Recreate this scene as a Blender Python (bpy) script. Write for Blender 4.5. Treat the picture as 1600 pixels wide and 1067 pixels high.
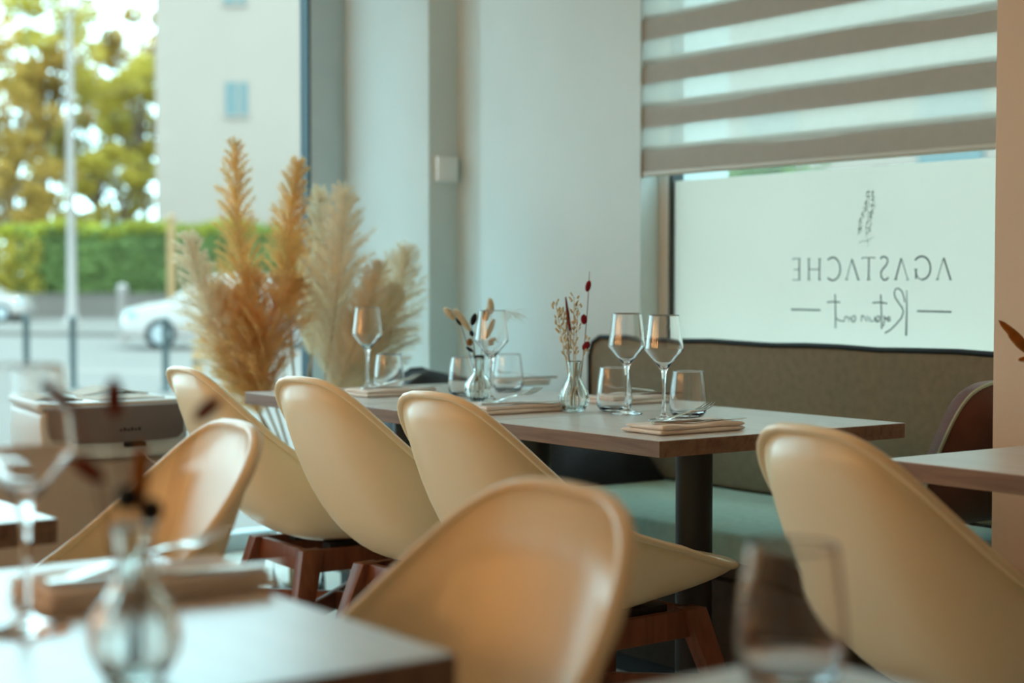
import bpy, bmesh, math, random
from mathutils import Vector, Matrix, Euler

# ------------------------------------------------------------------ clear
for o in list(bpy.data.objects):
    bpy.data.objects.remove(o, do_unlink=True)
scene = bpy.context.scene
COL = scene.collection
PI = math.pi
RNG = random.Random(11)

# ------------------------------------------------------------------ camera
CAM_H = 1.06
F_PX = 2560.0
PITCH = math.atan(93.5 / F_PX)
YAW = math.atan2(-0.8105, 0.5857)          # forward in the ground plane is (-.8105, .5857)
FWD = Vector((-0.8105, 0.5857, 0)).normalized()
RIGHT = Vector((FWD.y, -FWD.x, 0))
cam_d = bpy.data.cameras.new('camera')
cam = bpy.data.objects.new('camera', cam_d)
COL.objects.link(cam)
cam.location = (0, 0, CAM_H)
cam.rotation_euler = (PI / 2 - PITCH, 0, math.atan2(-FWD.x, FWD.y))
cam_d.sensor_width = 36.0
cam_d.lens = 36.0 * F_PX / 1600.0
cam_d.clip_start = 0.05
cam_d.clip_end = 500
cam_d.dof.use_dof = True
cam_d.dof.focus_distance = 3.32
cam_d.dof.aperture_fstop = 2.6
scene.camera = cam

# ------------------------------------------------------------------ colour management, world, sun
scene.view_settings.view_transform = 'Standard'
scene.view_settings.look = 'None'
scene.view_settings.gamma = 1.0
scene.view_settings.use_curve_mapping = False
scene.view_settings.exposure = 0.05
scene.cycles.max_bounces = 16
scene.cycles.diffuse_bounces = 6
scene.cycles.transparent_max_bounces = 16
scene.cycles.sample_clamp_indirect = 6.0

world = bpy.data.worlds.new('overcast_sky')
scene.world = world
world.use_nodes = True
wn = world.node_tree
wn.nodes.clear()
wo = wn.nodes.new('ShaderNodeOutputWorld')
wb = wn.nodes.new('ShaderNodeBackground')
wb.inputs['Color'].default_value = (0.60, 0.96, 1.07, 1)
wb.inputs['Strength'].default_value = 4.8
wn.links.new(wb.outputs[0], wo.inputs[0])

sun_d = bpy.data.lights.new('sun', 'SUN')
sun_d.energy = 1.2
sun_d.angle = math.radians(3)
sun_d.color = (1.0, 0.93, 0.78)
sun = bpy.data.objects.new('sun', sun_d)
COL.objects.link(sun)
# the sun stands behind the restaurant: it lights the street but never enters the windows
sun.rotation_euler = Vector((-0.62, 0.18, -0.75)).to_track_quat('-Z', 'Y').to_euler()

def portal(name, loc, rot, sx, sy):
    d = bpy.data.lights.new(name, 'AREA')
    d.shape = 'RECTANGLE'; d.size = sx; d.size_y = sy
    d.cycles.is_portal = True
    o = bpy.data.objects.new(name, d); COL.objects.link(o)
    o.location = loc; o.rotation_euler = rot
portal('window_portal_street', (-6.02, 1.30, 1.38), (0, -PI / 2, 0), 2.76, 3.9)
portal('window_portal_side', (-3.0, 3.66, 1.65), (-PI / 2, 0, 0), 2.3, 1.9)

# ------------------------------------------------------------------ pixel helpers (to place things at measured spots)
CP, SP = math.cos(PITCH), math.sin(PITCH)
def ray(px, py):
    a = (px - 800.0) / F_PX
    b = -(py - 533.5) / F_PX
    d = RIGHT * a + FWD * (CP + b * SP) + Vector((0, 0, 1)) * (b * CP - SP)
    return d
O = Vector((0, 0, CAM_H))
def P(px, py, depth):
    d = ray(px, py); k = depth / d.dot(FWD); return O + d * k
def PX(px, py, X):
    d = ray(px, py); return O + d * (X / d.x)
def PY(px, py, Y):
    d = ray(px, py); return O + d * (Y / d.y)
def PZ(px, py, z):
    d = ray(px, py); return O + d * ((z - CAM_H) / d.z)

# ------------------------------------------------------------------ materials
def mat(name, color, rough=0.5, spec=0.5, metal=0.0, var=0.0, scale=8.0, bump=0.0, bscale=60.0, stretch=(1, 1, 1),
        color2=None, coat=0.0, sheen=0.0):
    m = bpy.data.materials.new(name); m.use_nodes = True
    nt = m.node_tree; b = nt.nodes['Principled BSDF']
    b.inputs['Roughness'].default_value = rough
    b.inputs['Specular IOR Level'].default_value = spec
    b.inputs['Metallic'].default_value = metal
    b.inputs['Coat Weight'].default_value = coat
    b.inputs['Sheen Weight'].default_value = sheen
    c1 = (*color, 1)
    c2 = (*(color2 if color2 else [max(0, c * (1 - var)) for c in color]), 1)
    tc = nt.nodes.new('ShaderNodeTexCoord')
    mp = nt.nodes.new('ShaderNodeMapping'); mp.inputs['Scale'].default_value = stretch
    nt.links.new(tc.outputs['Object'], mp.inputs['Vector'])
    n = nt.nodes.new('ShaderNodeTexNoise'); n.inputs['Scale'].default_value = scale
    n.inputs['Detail'].default_value = 5
    nt.links.new(mp.outputs[0], n.inputs['Vector'])
    r = nt.nodes.new('ShaderNodeValToRGB')
    r.color_ramp.elements[0].position = 0.32; r.color_ramp.elements[0].color = c2
    r.color_ramp.elements[1].position = 0.68; r.color_ramp.elements[1].color = c1
    nt.links.new(n.outputs['Fac'], r.inputs['Fac'])
    nt.links.new(r.outputs['Color'], b.inputs['Base Color'])
    if bump > 0:
        n2 = nt.nodes.new('ShaderNodeTexNoise'); n2.inputs['Scale'].default_value = bscale
        n2.inputs['Detail'].default_value = 3
        nt.links.new(mp.outputs[0], n2.inputs['Vector'])
        bp = nt.nodes.new('ShaderNodeBump'); bp.inputs['Strength'].default_value = bump
        bp.inputs['Distance'].default_value = 0.01
        nt.links.new(n2.outputs['Fac'], bp.inputs['Height'])
        nt.links.new(bp.outputs[0], b.inputs['Normal'])
    return m

def glass_mat(name, color=(1, 1, 1), ior=1.46, rough=0.0):
    m = bpy.data.materials.new(name); m.use_nodes = True
    nt = m.node_tree; nt.nodes.clear()
    o = nt.nodes.new('ShaderNodeOutputMaterial'); g = nt.nodes.new('ShaderNodeBsdfGlass')
    g.inputs['Color'].default_value = (*color, 1); g.inputs['IOR'].default_value = ior
    g.inputs['Roughness'].default_value = rough
    nt.links.new(g.outputs[0], o.inputs[0])
    return m

def thin_glass(name, color=(0.97, 1, 0.99), refl=0.5):
    m = bpy.data.materials.new(name); m.use_nodes = True
    nt = m.node_tree; nt.nodes.clear()
    o = nt.nodes.new('ShaderNodeOutputMaterial')
    t = nt.nodes.new('ShaderNodeBsdfTransparent'); t.inputs[0].default_value = (*color, 1)
    g = nt.nodes.new('ShaderNodeBsdfGlossy'); g.inputs['Roughness'].default_value = 0.02
    f = nt.nodes.new('ShaderNodeFresnel'); f.inputs[0].default_value = 1.45
    mu = nt.nodes.new('ShaderNodeMath'); mu.operation = 'MULTIPLY'; mu.inputs[1].default_value = refl
    mx = nt.nodes.new('ShaderNodeMixShader')
    nt.links.new(f.outputs[0], mu.inputs[0]); nt.links.new(mu.outputs[0], mx.inputs[0])
    nt.links.new(t.outputs[0], mx.inputs[1]); nt.links.new(g.outputs[0], mx.inputs[2])
    nt.links.new(mx.outputs[0], o.inputs[0])
    return m

def translucent_mat(name, color, trans=0.5, tcol=None, transparent=0.0, var=0.0, scale=20, weave=0.0, rough=0.9):
    """cloth / leaf: diffuse + translucent (+ a share of see-through for sheers)"""
    m = bpy.data.materials.new(name); m.use_nodes = True
    nt = m.node_tree; nt.nodes.clear()
    o = nt.nodes.new('ShaderNodeOutputMaterial')
    d = nt.nodes.new('ShaderNodeBsdfDiffuse'); t = nt.nodes.new('ShaderNodeBsdfTranslucent')
    tc = nt.nodes.new('ShaderNodeTexCoord'); n = nt.nodes.new('ShaderNodeTexNoise')
    n.inputs['Scale'].default_value = scale; n.inputs['Detail'].default_value = 4
    nt.links.new(tc.outputs['Object'], n.inputs['Vector'])
    def ramp(c):
        r = nt.nodes.new('ShaderNodeValToRGB')
        r.color_ramp.elements[0].position = 0.35; r.color_ramp.elements[1].position = 0.65
        r.color_ramp.elements[0].color = (*[x * (1 - var) for x in c], 1); r.color_ramp.elements[1].color = (*c, 1)
        nt.links.new(n.outputs['Fac'], r.inputs['Fac']); return r
    nt.links.new(ramp(color).outputs[0], d.inputs['Color'])
    nt.links.new(ramp(tcol or color).outputs[0], t.inputs['Color'])
    mx = nt.nodes.new('ShaderNodeMixShader'); mx.inputs[0].default_value = trans
    nt.links.new(d.outputs[0], mx.inputs[1]); nt.links.new(t.outputs[0], mx.inputs[2])
    out = mx
    if transparent > 0:
        tr = nt.nodes.new('ShaderNodeBsdfTransparent')
        m2 = nt.nodes.new('ShaderNodeMixShader'); m2.inputs[0].default_value = transparent
        nt.links.new(mx.outputs[0], m2.inputs[1]); nt.links.new(tr.outputs[0], m2.inputs[2]); out = m2
    nt.links.new(out.outputs[0], o.inputs[0])
    return m

def wood_mat(name, c1, c2, rough=0.35, axis=0, spec=0.5, gscale=3.0):
    m = bpy.data.materials.new(name); m.use_nodes = True
    nt = m.node_tree; b = nt.nodes['Principled BSDF']
    b.inputs['Roughness'].default_value = rough; b.inputs['Specular IOR Level'].default_value = spec
    tc = nt.nodes.new('ShaderNodeTexCoord'); mp = nt.nodes.new('ShaderNodeMapping')
    s = [18, 18, 18]; s[axis] = 1.6; mp.inputs['Scale'].default_value = s
    nt.links.new(tc.outputs['Object'], mp.inputs['Vector'])
    n = nt.nodes.new('ShaderNodeTexNoise'); n.inputs['Scale'].default_value = gscale; n.inputs['Detail'].default_value = 7
    n.inputs['Distortion'].default_value = 0.6
    nt.links.new(mp.outputs[0], n.inputs['Vector'])
    r = nt.nodes.new('ShaderNodeValToRGB')
    r.color_ramp.elements[0].position = 0.3; r.color_ramp.elements[0].color = (*c2, 1)
    r.color_ramp.elements[1].position = 0.7; r.color_ramp.elements[1].color = (*c1, 1)
    nt.links.new(n.outputs['Fac'], r.inputs['Fac']); nt.links.new(r.outputs[0], b.inputs['Base Color'])
    bp = nt.nodes.new('ShaderNodeBump'); bp.inputs['Strength'].default_value = 0.06; bp.inputs['Distance'].default_value = 0.005
    nt.links.new(n.outputs['Fac'], bp.inputs['Height']); nt.links.new(bp.outputs[0], b.inputs['Normal'])
    return m

def emit_mat(name, color, strength):
    m = bpy.data.materials.new(name); m.use_nodes = True
    nt = m.node_tree; nt.nodes.clear()
    o = nt.nodes.new('ShaderNodeOutputMaterial'); e = nt.nodes.new('ShaderNodeEmission')
    e.inputs[0].default_value = (*color, 1); e.inputs[1].default_value = strength
    nt.links.new(e.outputs[0], o.inputs[0]); return m

M = {}
M['wall'] = mat('painted_plaster', (0.72, 0.80, 0.79), 0.75, 0.3, var=0.05, scale=3, bump=0.05, bscale=220)
M['tan_wall'] = mat('tan_plaster', (0.74, 0.54, 0.38), 0.8, 0.3, var=0.05, scale=3, bump=0.05, bscale=220)
M['ceiling'] = mat('ceiling_paint', (0.78, 0.74, 0.68), 0.85, 0.2, var=0.03)
M['floor'] = mat('floor_stone', (0.66, 0.66, 0.60), 0.38, 0.5, var=0.15, scale=5)
M['grout'] = mat('floor_grout', (0.45, 0.45, 0.42), 0.8, 0.3, var=0.1)
M['frame_grey'] = mat('grey_aluminium', (0.60, 0.74, 0.80), 0.45, 0.5, var=0.05)
M['gasket'] = mat('dark_gasket', (0.015, 0.05, 0.07), 0.5, 0.4, var=0.1)
M['white_frame'] = mat('white_window_frame', (0.80, 0.82, 0.80), 0.4, 0.5, var=0.03)
M['seal'] = mat('grey_seal', (0.05, 0.06, 0.06), 0.6, 0.4, var=0.1)
M['pane'] = thin_glass('window_glass', refl=0.35)
M['film'] = translucent_mat('frosted_film', (0.66, 0.64, 0.58), 0.75, (0.80, 0.74, 0.68), var=0.015, scale=3)
M['print'] = mat('grey_blue_print', (0.21, 0.28, 0.30), 0.7, 0.2, var=0.1)
M['print_soft'] = translucent_mat('pale_sprig_print', (0.52, 0.60, 0.58), 0.6, (0.62, 0.66, 0.62), var=0.2)
M['blind'] = translucent_mat('taupe_blind_cloth', (0.56, 0.53, 0.48), 0.30, (0.50, 0.43, 0.37), var=0.04, scale=30)
M['sheer'] = translucent_mat('sheer_blind_voile', (0.60, 0.58, 0.52), 0.7, (0.64, 0.58, 0.50), transparent=0.28, var=0.03, scale=30)
M['bar'] = mat('cream_blind_bar', (0.62, 0.60, 0.52), 0.4, 0.5, var=0.03)
M['tabletop'] = wood_mat('grey_oak_laminate', (0.62, 0.60, 0.57), (0.47, 0.45, 0.42), 0.35, 0, 0.6)
M['tabletop'].node_tree.nodes['Principled BSDF'].inputs['Coat Weight'].default_value = 1.0
M['tabletop'].node_tree.nodes['Principled BSDF'].inputs['Coat IOR'].default_value = 2.8
M['tabletop'].node_tree.nodes['Principled BSDF'].inputs['Coat Roughness'].default_value = 0.33
M['table_edge'] = wood_mat('oak_edge_shade_tone', (0.30, 0.20, 0.145), (0.18, 0.105, 0.075), 0.5, 0, 0.4)  # oak edge, with the red-brown of the shaded ends put into its colour
M['black_metal'] = mat('black_powder_coat', (0.022, 0.022, 0.026), 0.42, 0.5, var=0.2)
M['shell'] = mat('cream_polypropylene', (0.93, 0.85, 0.61), 0.28, 0.5, var=0.03, scale=2, bump=0.03, bscale=400)
M['legwood'] = wood_mat('reddish_beech', (0.23, 0.08, 0.04), (0.15, 0.048, 0.024), 0.42, 2)
M['sage'] = mat('sage_fabric', (0.27, 0.215, 0.135), 0.9, 0.2, var=0.18, scale=40, bump=0.25, bscale=500, sheen=0.2)
M['sage_lit'] = mat('sage_fabric_window_lit', (0.58, 0.92, 0.84), 0.85, 0.25, var=0.12, scale=40, bump=0.25, bscale=500, sheen=0.2)  # same cloth as the backrest; window light is put into this paler teal
M['brown_base'] = mat('brown_plinth_fabric', (0.085, 0.065, 0.05), 0.85, 0.2, var=0.2, scale=40, bump=0.2, bscale=400)
M['piping'] = mat('black_piping', (0.012, 0.014, 0.014), 0.6, 0.3, var=0.2)
M['pillow'] = mat('brown_pillow_velvet', (0.15, 0.06, 0.045), 0.85, 0.2, var=0.2, scale=20, bump=0.2, bscale=300, sheen=0.3)
M['pillow_edge'] = mat('sage_pillow_piping', (0.50, 0.55, 0.42), 0.8, 0.2, var=0.1)
M['coat'] = mat('black_quilted_nylon', (0.012, 0.014, 0.022), 0.5, 0.4, var=0.3, scale=12, bump=0.5, bscale=25)
M['glass'] = glass_mat('drinking_glass')
M['vase_glass'] = glass_mat('pressed_vase_glass', (0.98, 1, 0.99), 1.45, 0.03)
M['napkin'] = mat('cream_napkin_linen', (0.90, 0.88, 0.84), 0.9, 0.2, var=0.06, scale=30, bump=0.25, bscale=400)
M['steel'] = mat('polished_steel', (0.72, 0.70, 0.66), 0.16, 0.5, metal=1.0, var=0.05)
M['switch'] = mat('white_switch_plastic', (0.90, 0.90, 0.88), 0.4, 0.5, var=0.02)
M['printer_white'] = mat('printer_white_plastic', (0.72, 0.76, 0.75), 0.3, 0.5, var=0.03)
M['printer_dark'] = mat('printer_taupe_plastic', (0.20, 0.16, 0.15), 0.5, 0.4, var=0.05)
M['cabinet'] = mat('beige_cabinet_laminate', (0.50, 0.43, 0.36), 0.55, 0.4, var=0.04)
M['paper'] = mat('printed_paper', (0.75, 0.72, 0.64), 0.8, 0.2, var=0.25, scale=9)
M['lamp_rim'] = mat('downlight_rim_white', (0.75, 0.73, 0.70), 0.4, 0.5, var=0.02)
M['lamp_glow'] = emit_mat('warm_downlight_glow', (1.0, 0.66, 0.34), 14.0)
M['fill_globe_glow'] = emit_mat('warm_fill_globe_glow', (1.0, 0.62, 0.30), 5.0)  # glow of the globes added on the unseen south wall as warm fill
M['pampas_gold'] = translucent_mat('golden_pampas', (0.95, 0.67, 0.31), 0.5, (0.95, 0.63, 0.24), var=0.2, scale=12)
M['pampas_brown'] = translucent_mat('brown_pampas', (0.88, 0.58, 0.27), 0.5, (0.90, 0.55, 0.20), var=0.25, scale=12)
M['pampas_pale'] = translucent_mat('pale_pampas', (0.97, 0.86, 0.68), 0.5, (0.97, 0.84, 0.63), var=0.15, scale=10)
M['stalk'] = mat('straw_stalk', (0.55, 0.36, 0.17), 0.7, 0.3, var=0.3, scale=30)
M['straw'] = translucent_mat('cream_dried_grass', (0.88, 0.78, 0.56), 0.4, (0.90, 0.78, 0.54), var=0.2, scale=60)
M['bunny'] = translucent_mat('cream_bunny_tail', (0.92, 0.84, 0.70), 0.4, (0.92, 0.82, 0.64), var=0.15, scale=60)
M['red_flower'] = mat('crimson_dried_flower', (0.30, 0.008, 0.018), 0.7, 0.3, var=0.35, scale=120)
M['rust_flower'] = mat('rust_dried_flower', (0.24, 0.055, 0.03), 0.8, 0.2, var=0.4, scale=90)
M['amber_flower'] = translucent_mat('amber_dried_petal', (0.60, 0.26, 0.07), 0.4, (0.65, 0.28, 0.06), var=0.3, scale=60)
M['navy_leaf'] = mat('navy_dried_leaf', (0.008, 0.014, 0.022), 0.6, 0.3, var=0.3, scale=60)
M['tan_ball'] = mat('tan_dried_ball', (0.45, 0.24, 0.10), 0.9, 0.2, var=0.5, scale=150)
# street
M['pavement'] = mat('pale_pavement', (0.165, 0.132, 0.115), 0.8, 0.3, var=0.1, scale=0.6)
M['asphalt'] = mat('grey_asphalt', (0.13, 0.10, 0.088), 0.8, 0.3, var=0.12, scale=0.6)
M['line'] = mat('road_marking', (0.235, 0.18, 0.155), 0.8, 0.3, var=0.05)
M['facade'] = mat('cream_render', (0.325, 0.248, 0.208), 0.9, 0.2, var=0.03, scale=0.3)
M['low_wall'] = mat('grey_brown_street_wall', (0.16, 0.13, 0.115), 0.9, 0.2, var=0.15, scale=0.6)
M['window_dark'] = mat('dark_house_glass', (0.10, 0.14, 0.14), 0.2, 0.5, var=0.1)
M['leaf_gold'] = translucent_mat('autumn_gold_leaves', (0.54, 0.33, 0.09), 0.45, (0.72, 0.46, 0.10), var=0.5, scale=0.9)
M['leaf_olive'] = translucent_mat('olive_leaves', (0.44, 0.32, 0.09), 0.45, (0.62, 0.46, 0.11), var=0.5, scale=0.9)
M['leaf_lime'] = translucent_mat('lime_leaves', (0.52, 0.40, 0.08), 0.45, (0.72, 0.56, 0.10), var=0.4, scale=0.9)
M['hedge'] = translucent_mat('hedge_leaves', (0.19, 0.25, 0.09), 0.35, (0.26, 0.38, 0.12), var=0.5, scale=1.2)
M['hedge_top'] = translucent_mat('hedge_new_leaves', (0.44, 0.40, 0.06), 0.45, (0.62, 0.58, 0.07), var=0.4, scale=1.2)
M['bark'] = mat('tree_bark', (0.20, 0.14, 0.09), 0.9, 0.2, var=0.4, scale=4)
M['post_white'] = mat('pale_post_paint', (0.29, 0.235, 0.215), 0.5, 0.4, var=0.05)
M['bollard'] = mat('dark_bollard_paint', (0.06, 0.075, 0.075), 0.5, 0.4, var=0.1)
M['tan_post'] = mat('tan_wood_post', (0.36, 0.20, 0.09), 0.8, 0.3, var=0.2)
M['car_white'] = mat('white_car_paint', (0.33, 0.27, 0.25), 0.25, 0.5, var=0.02, coat=0.5)
M['car_glass'] = mat('car_window_glass', (0.10, 0.12, 0.13), 0.2, 0.6, var=0.1)
M['tyre'] = mat('tyre_rubber', (0.03, 0.03, 0.03), 0.8, 0.2, var=0.1)
M['rim'] = mat('alloy_rim', (0.40, 0.41, 0.42), 0.35, 0.5, metal=0.6, var=0.05)
M['tail'] = mat('lamp_lens_blue_grey', (0.20, 0.33, 0.38), 0.2, 0.5, var=0.1)

# ------------------------------------------------------------------ mesh builder
class MB:
    def __init__(s):
        s.v = []; s.f = []
    def add(s, vs, fs):
        n = len(s.v); s.v += [tuple(v) for v in vs]; s.f += [tuple(i + n for i in f) for f in fs]
    def box(s, x0, x1, y0, y1, z0, z1):
        vs = [(x, y, z) for z in (z0, z1) for y in (y0, y1) for x in (x0, x1)]
        s.add(vs, [(0, 2, 3, 1), (4, 5, 7, 6), (0, 1, 5, 4), (2, 6, 7, 3), (0, 4, 6, 2), (1, 3, 7, 5)])
    def loft(s, rings, cap=True, closed=True):
        n = len(rings[0]); vs = [p for r in rings for p in r]; fs = []
        for i in range(len(rings) - 1):
            for j in range(n if closed else n - 1):
                k = (j + 1) % n
                fs.append((i * n + j, i * n + k, (i + 1) * n + k, (i + 1) * n + j))
        if cap and closed:
            fs.append(tuple(range(n - 1, -1, -1))); fs.append(tuple((len(rings) - 1) * n + j for j in range(n)))
        s.add(vs, fs)
    def tube(s, pts, rad, n=8, cap=True):
        pts = [Vector(p) for p in pts]
        rr = rad if isinstance(rad, (list, tuple)) else [rad] * len(pts)
        rings = []; ref = None
        for i, p in enumerate(pts):
            t = (pts[min(i + 1, len(pts) - 1)] - pts[max(i - 1, 0)])
            t = t.normalized() if t.length > 1e-9 else Vector((0, 0, 1))
            if ref is None:
                ref = Vector((1, 0, 0)) if abs(t.x) < 0.8 else Vector((0, 1, 0))
            a = (ref - t * ref.dot(t)).normalized(); b = t.cross(a); ref = a
            rings.append([p + (a * math.cos(2 * PI * k / n) + b * math.sin(2 * PI * k / n)) * rr[i] for k in range(n)])
        s.loft(rings, cap)
    def lathe(s, prof, n=32, c=(0, 0, 0), rib=0, ribamp=None):
        rings = []
        for i, (r, z) in enumerate(prof):
            am = ribamp[i] if ribamp else 0
            rings.append([(c[0] + (r + am * math.cos(rib * 2 * PI * k / n)) * math.cos(2 * PI * k / n),
                           c[1] + (r + am * math.cos(rib * 2 * PI * k / n)) * math.sin(2 * PI * k / n), c[2] + z) for k in range(n)])
        s.loft(rings, True)
    def ellipsoid(s, c, axis, length, rad, n=8, m=7, pinch=1.0):
        c = Vector(c); axis = Vector(axis).normalized()
        pts = []; rr = []
        for i in range(m + 1):
            t = -1 + 2 * i / m
            pts.append(c + axis * (t * length / 2)); rr.append(max(rad * math.sqrt(max(0, 1 - abs(t) ** (2 * pinch))), rad * 0.04))
        s.tube(pts, rr, n)
    def build(s, name, m, parent=None, smooth=True, bevel=0.0, seg=2, autosmooth=True):
        me = bpy.data.meshes.new(name); me.from_pydata(s.v, [], s.f); me.update()
        if bevel > 0:
            bm = bmesh.new(); bm.from_mesh(me)
            bmesh.ops.remove_doubles(bm, verts=bm.verts, dist=1e-6)
            bmesh.ops.recalc_face_normals(bm, faces=bm.faces)
            es = [e for e in bm.edges if len(e.link_faces) == 2 and e.calc_face_angle(0) > 0.6]
            bmesh.ops.bevel(bm, geom=es, offset=bevel, segments=seg, affect='EDGES', profile=0.5)
            bm.to_mesh(me); bm.free()
        if isinstance(m, str): m = M[m]
        me.materials.append(m)
        if smooth:
            me.polygons.foreach_set('use_smooth', [True] * len(me.polygons))
            if autosmooth:
                try: me.set_sharp_from_angle(angle=math.radians(38))
                except Exception: pass
        o = bpy.data.objects.new(name, me); COL.objects.link(o)
        if parent is not None: o.parent = parent
        return o

def tag(o, label=None, cat=None, group=None, kind=None):
    if label: o['label'] = label
    if cat: o['category'] = cat
    if group: o['group'] = group
    if kind: o['kind'] = kind
    return o
def thing(name, label, cat, loc=(0, 0, 0), rz=0.0, group=None):
    o = bpy.data.objects.new(name, None); COL.objects.link(o)
    o.location = loc; o.rotation_euler = (0, 0, rz); o.empty_display_size = 0.1
    return tag(o, label, cat, group)
def structure(o, label=None):
    o['kind'] = 'structure'
    if label: o['label'] = label
    return o
def dup(root, loc, rz=None, label=None, group=None):
    r = root.copy(); COL.objects.link(r); r.location = loc
    if rz is not None: r.rotation_euler = (0, 0, rz)
    if label: r['label'] = label
    if group: r['group'] = group
    for ch in list(root.children):
        c = ch.copy(); COL.objects.link(c); c.parent = r
        for g in list(ch.children):
            d = g.copy(); COL.objects.link(d); d.parent = c
    return r
def box_obj(name, m, x0, x1, y0, y1, z0, z1, parent=None, bevel=0.0):
    b = MB(); b.box(x0, x1, y0, y1, z0, z1); return b.build(name, m, parent, smooth=bevel > 0, bevel=bevel)

# ================================================================== THE ROOM
XW, XE, YN, YS, ZC = -5.86, 2.6, 3.46, -2.3, 2.85
fl = structure(box_obj('floor', 'grout', XW - 0.02, XE, YS, 3.6, -0.10, -0.004), 'grey stone tile floor of the dining room')
tm = None
T = 0.60
nx = int((XE - XW) / T) + 1; ny = int((3.5 - YS) / T) + 1
for i in range(nx):
    for j in range(ny):
        x0 = XW + i * T; y0 = YS + j * T
        if x0 + T > XE or y0 + T > 3.52: continue
        if tm is None:
            b = MB(); b.box(0.002, T - 0.002, 0.002, T - 0.002, -0.0035, 0.0)
            t0 = b.build('floor_tile', 'floor', fl, smooth=False); t0.location = (x0, y0, 0); tm = t0
        else:
            t1 = tm.copy(); COL.objects.link(t1); t1.parent = fl; t1.location = (x0, y0, 0)
structure(box_obj('ceiling', 'ceiling', XW - 0.3, XE + 0.2, YS - 0.2, 3.9, ZC, ZC + 0.15))
structure(box_obj('wall_south', 'tan_wall', XW - 0.3, XE + 0.2, YS - 0.2, YS, -0.1, ZC))
structure(box_obj('wall_east', 'tan_wall', XE, XE + 0.2, YS, 3.9, -0.1, ZC))
# north wall (the banquette side): solid wall, then window opening, then the projecting tan pier
WX0 = PY(1000, 400, YN).x            # left edge of the window opening
STEP_X = PY(750, 300, YN).x
wn_ = MB()
wn_.box(STEP_X, WX0, YN, 3.85, -0.1, ZC)
wn_.box(WX0, -2.0, YN, 3.85, -0.1, 0.78)
wn_.box(WX0, -2.0, YN, 3.85, 2.55, ZC)
structure(wn_.build('wall_north', 'wall', smooth=False, bevel=0.004, seg=1), 'pale plaster wall beside the frosted window')
YR = 3.51
RET_X = PY(715, 300, YR).x
structure(box_obj('wall_recess', 'wall', RET_X - 0.02, STEP_X, YR, 3.85, -0.1, ZC), 'narrow pale wall strip next to the light switch')
pil = PX(670, 300, RET_X)
JX = PY(540, 300, pil.y).x
structure(box_obj('wall_pilaster', 'wall', JX - 0.25, RET_X, pil.y, 3.85, -0.1, ZC, bevel=0.006), 'bright pale pilaster between street window and switch')
PIER_Y = 2.95
PIER_X = PY(1553, 400, PIER_Y).x
structure(box_obj('wall_pier', 'tan_wall', PIER_X, XE, PIER_Y, 3.85, -0.1, ZC, bevel=0.004), 'tan wall pier at the right hand edge')
# street wall (west): wall south of the window
structure(box_obj('wall_west', 'tan_wall', XW - 0.25, XW, YS - 0.2, -0.68, -0.1, ZC))

# street window (window_1): floor to ceiling glazing
w1 = structure(thing('window_1', 'large street window with grey metal frame', None, (0, 0, 0)))
jm = PX(482, 150, JX)
b = MB(); b.box(JX - 0.09, JX, jm.y + 0.012, pil.y + 0.02, 0.0, ZC); b.build('jamb', 'frame_grey', w1, smooth=True, bevel=0.004)
b = MB(); b.box(JX - 0.07, JX - 0.005, jm.y, jm.y + 0.012, 0.0, ZC); b.build('gasket', 'gasket', w1, smooth=False)
for (y0, y1) in ((0.45, 0.53), (-0.70, -0.62)):
    b = MB(); b.box(JX - 0.09, JX, y0, y1, 0, ZC); b.build('mullion', 'frame_grey', w1, smooth=True, bevel=0.004)
b = MB(); b.box(JX - 0.09, JX, -0.62, jm.y, 0.0, 0.07); b.build('bottom_rail', 'frame_grey', w1, smooth=True, bevel=0.004)
b = MB(); b.box(JX - 0.09, JX, -0.62, jm.y, 2.76, ZC); b.build('head_rail', 'frame_grey', w1, smooth=True, bevel=0.004)
for (y0, y1) in ((0.53, jm.y), (-0.62, 0.45)):
    b = MB(); b.box(JX - 0.055, JX - 0.045, y0, y1, 0.07, 2.76); b.build('pane', 'pane', w1, smooth=False)

# side window (window_2) with frosted film and lettering
GY = 3.565
w2 = structure(thing('window_2', 'side window with frosted film behind the banquette', None))
fx0 = PY(1030, 400, 3.54).x; fx1 = PY(1042, 400, 3.54).x; fx2 = PY(1050, 400, 3.55).x
b = MB(); b.box(WX0 - 0.02, fx1, 3.54, 3.62, 0.78, 2.55); b.build('side_frame', 'white_frame', w2, bevel=0.004)
b = MB(); b.box(fx1, fx2, 3.55, 3.60, 0.80, 2.50); b.build('seal', 'seal', w2, smooth=False)
b = MB(); b.box(fx1, -2.0, 3.54, 3.62, 0.78, 0.83); b.build('bottom_frame', 'white_frame', w2, bevel=0.004)
b = MB(); b.box(fx1, -2.0, 3.54, 3.62, 2.50, 2.55); b.build('top_frame', 'white_frame', w2, bevel=0.004)
b = MB(); b.box(fx2, -2.0, GY, GY + 0.008, 0.83, 2.50); b.build('pane', 'pane', w2, smooth=False)
zf = PY(1553, 246, GY).z
fo = MB(); fo.box(fx2, -2.0, GY - 0.0035, GY - 0.002, 0.83, zf); film = fo.build('frosted_film', 'film', w2, smooth=False)
b = MB(); b.box(-2.0, -1.9, 3.46, 3.85, -0.1, ZC); structure(b.build('wall_behind_pier', 'wall', smooth=False))

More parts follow.
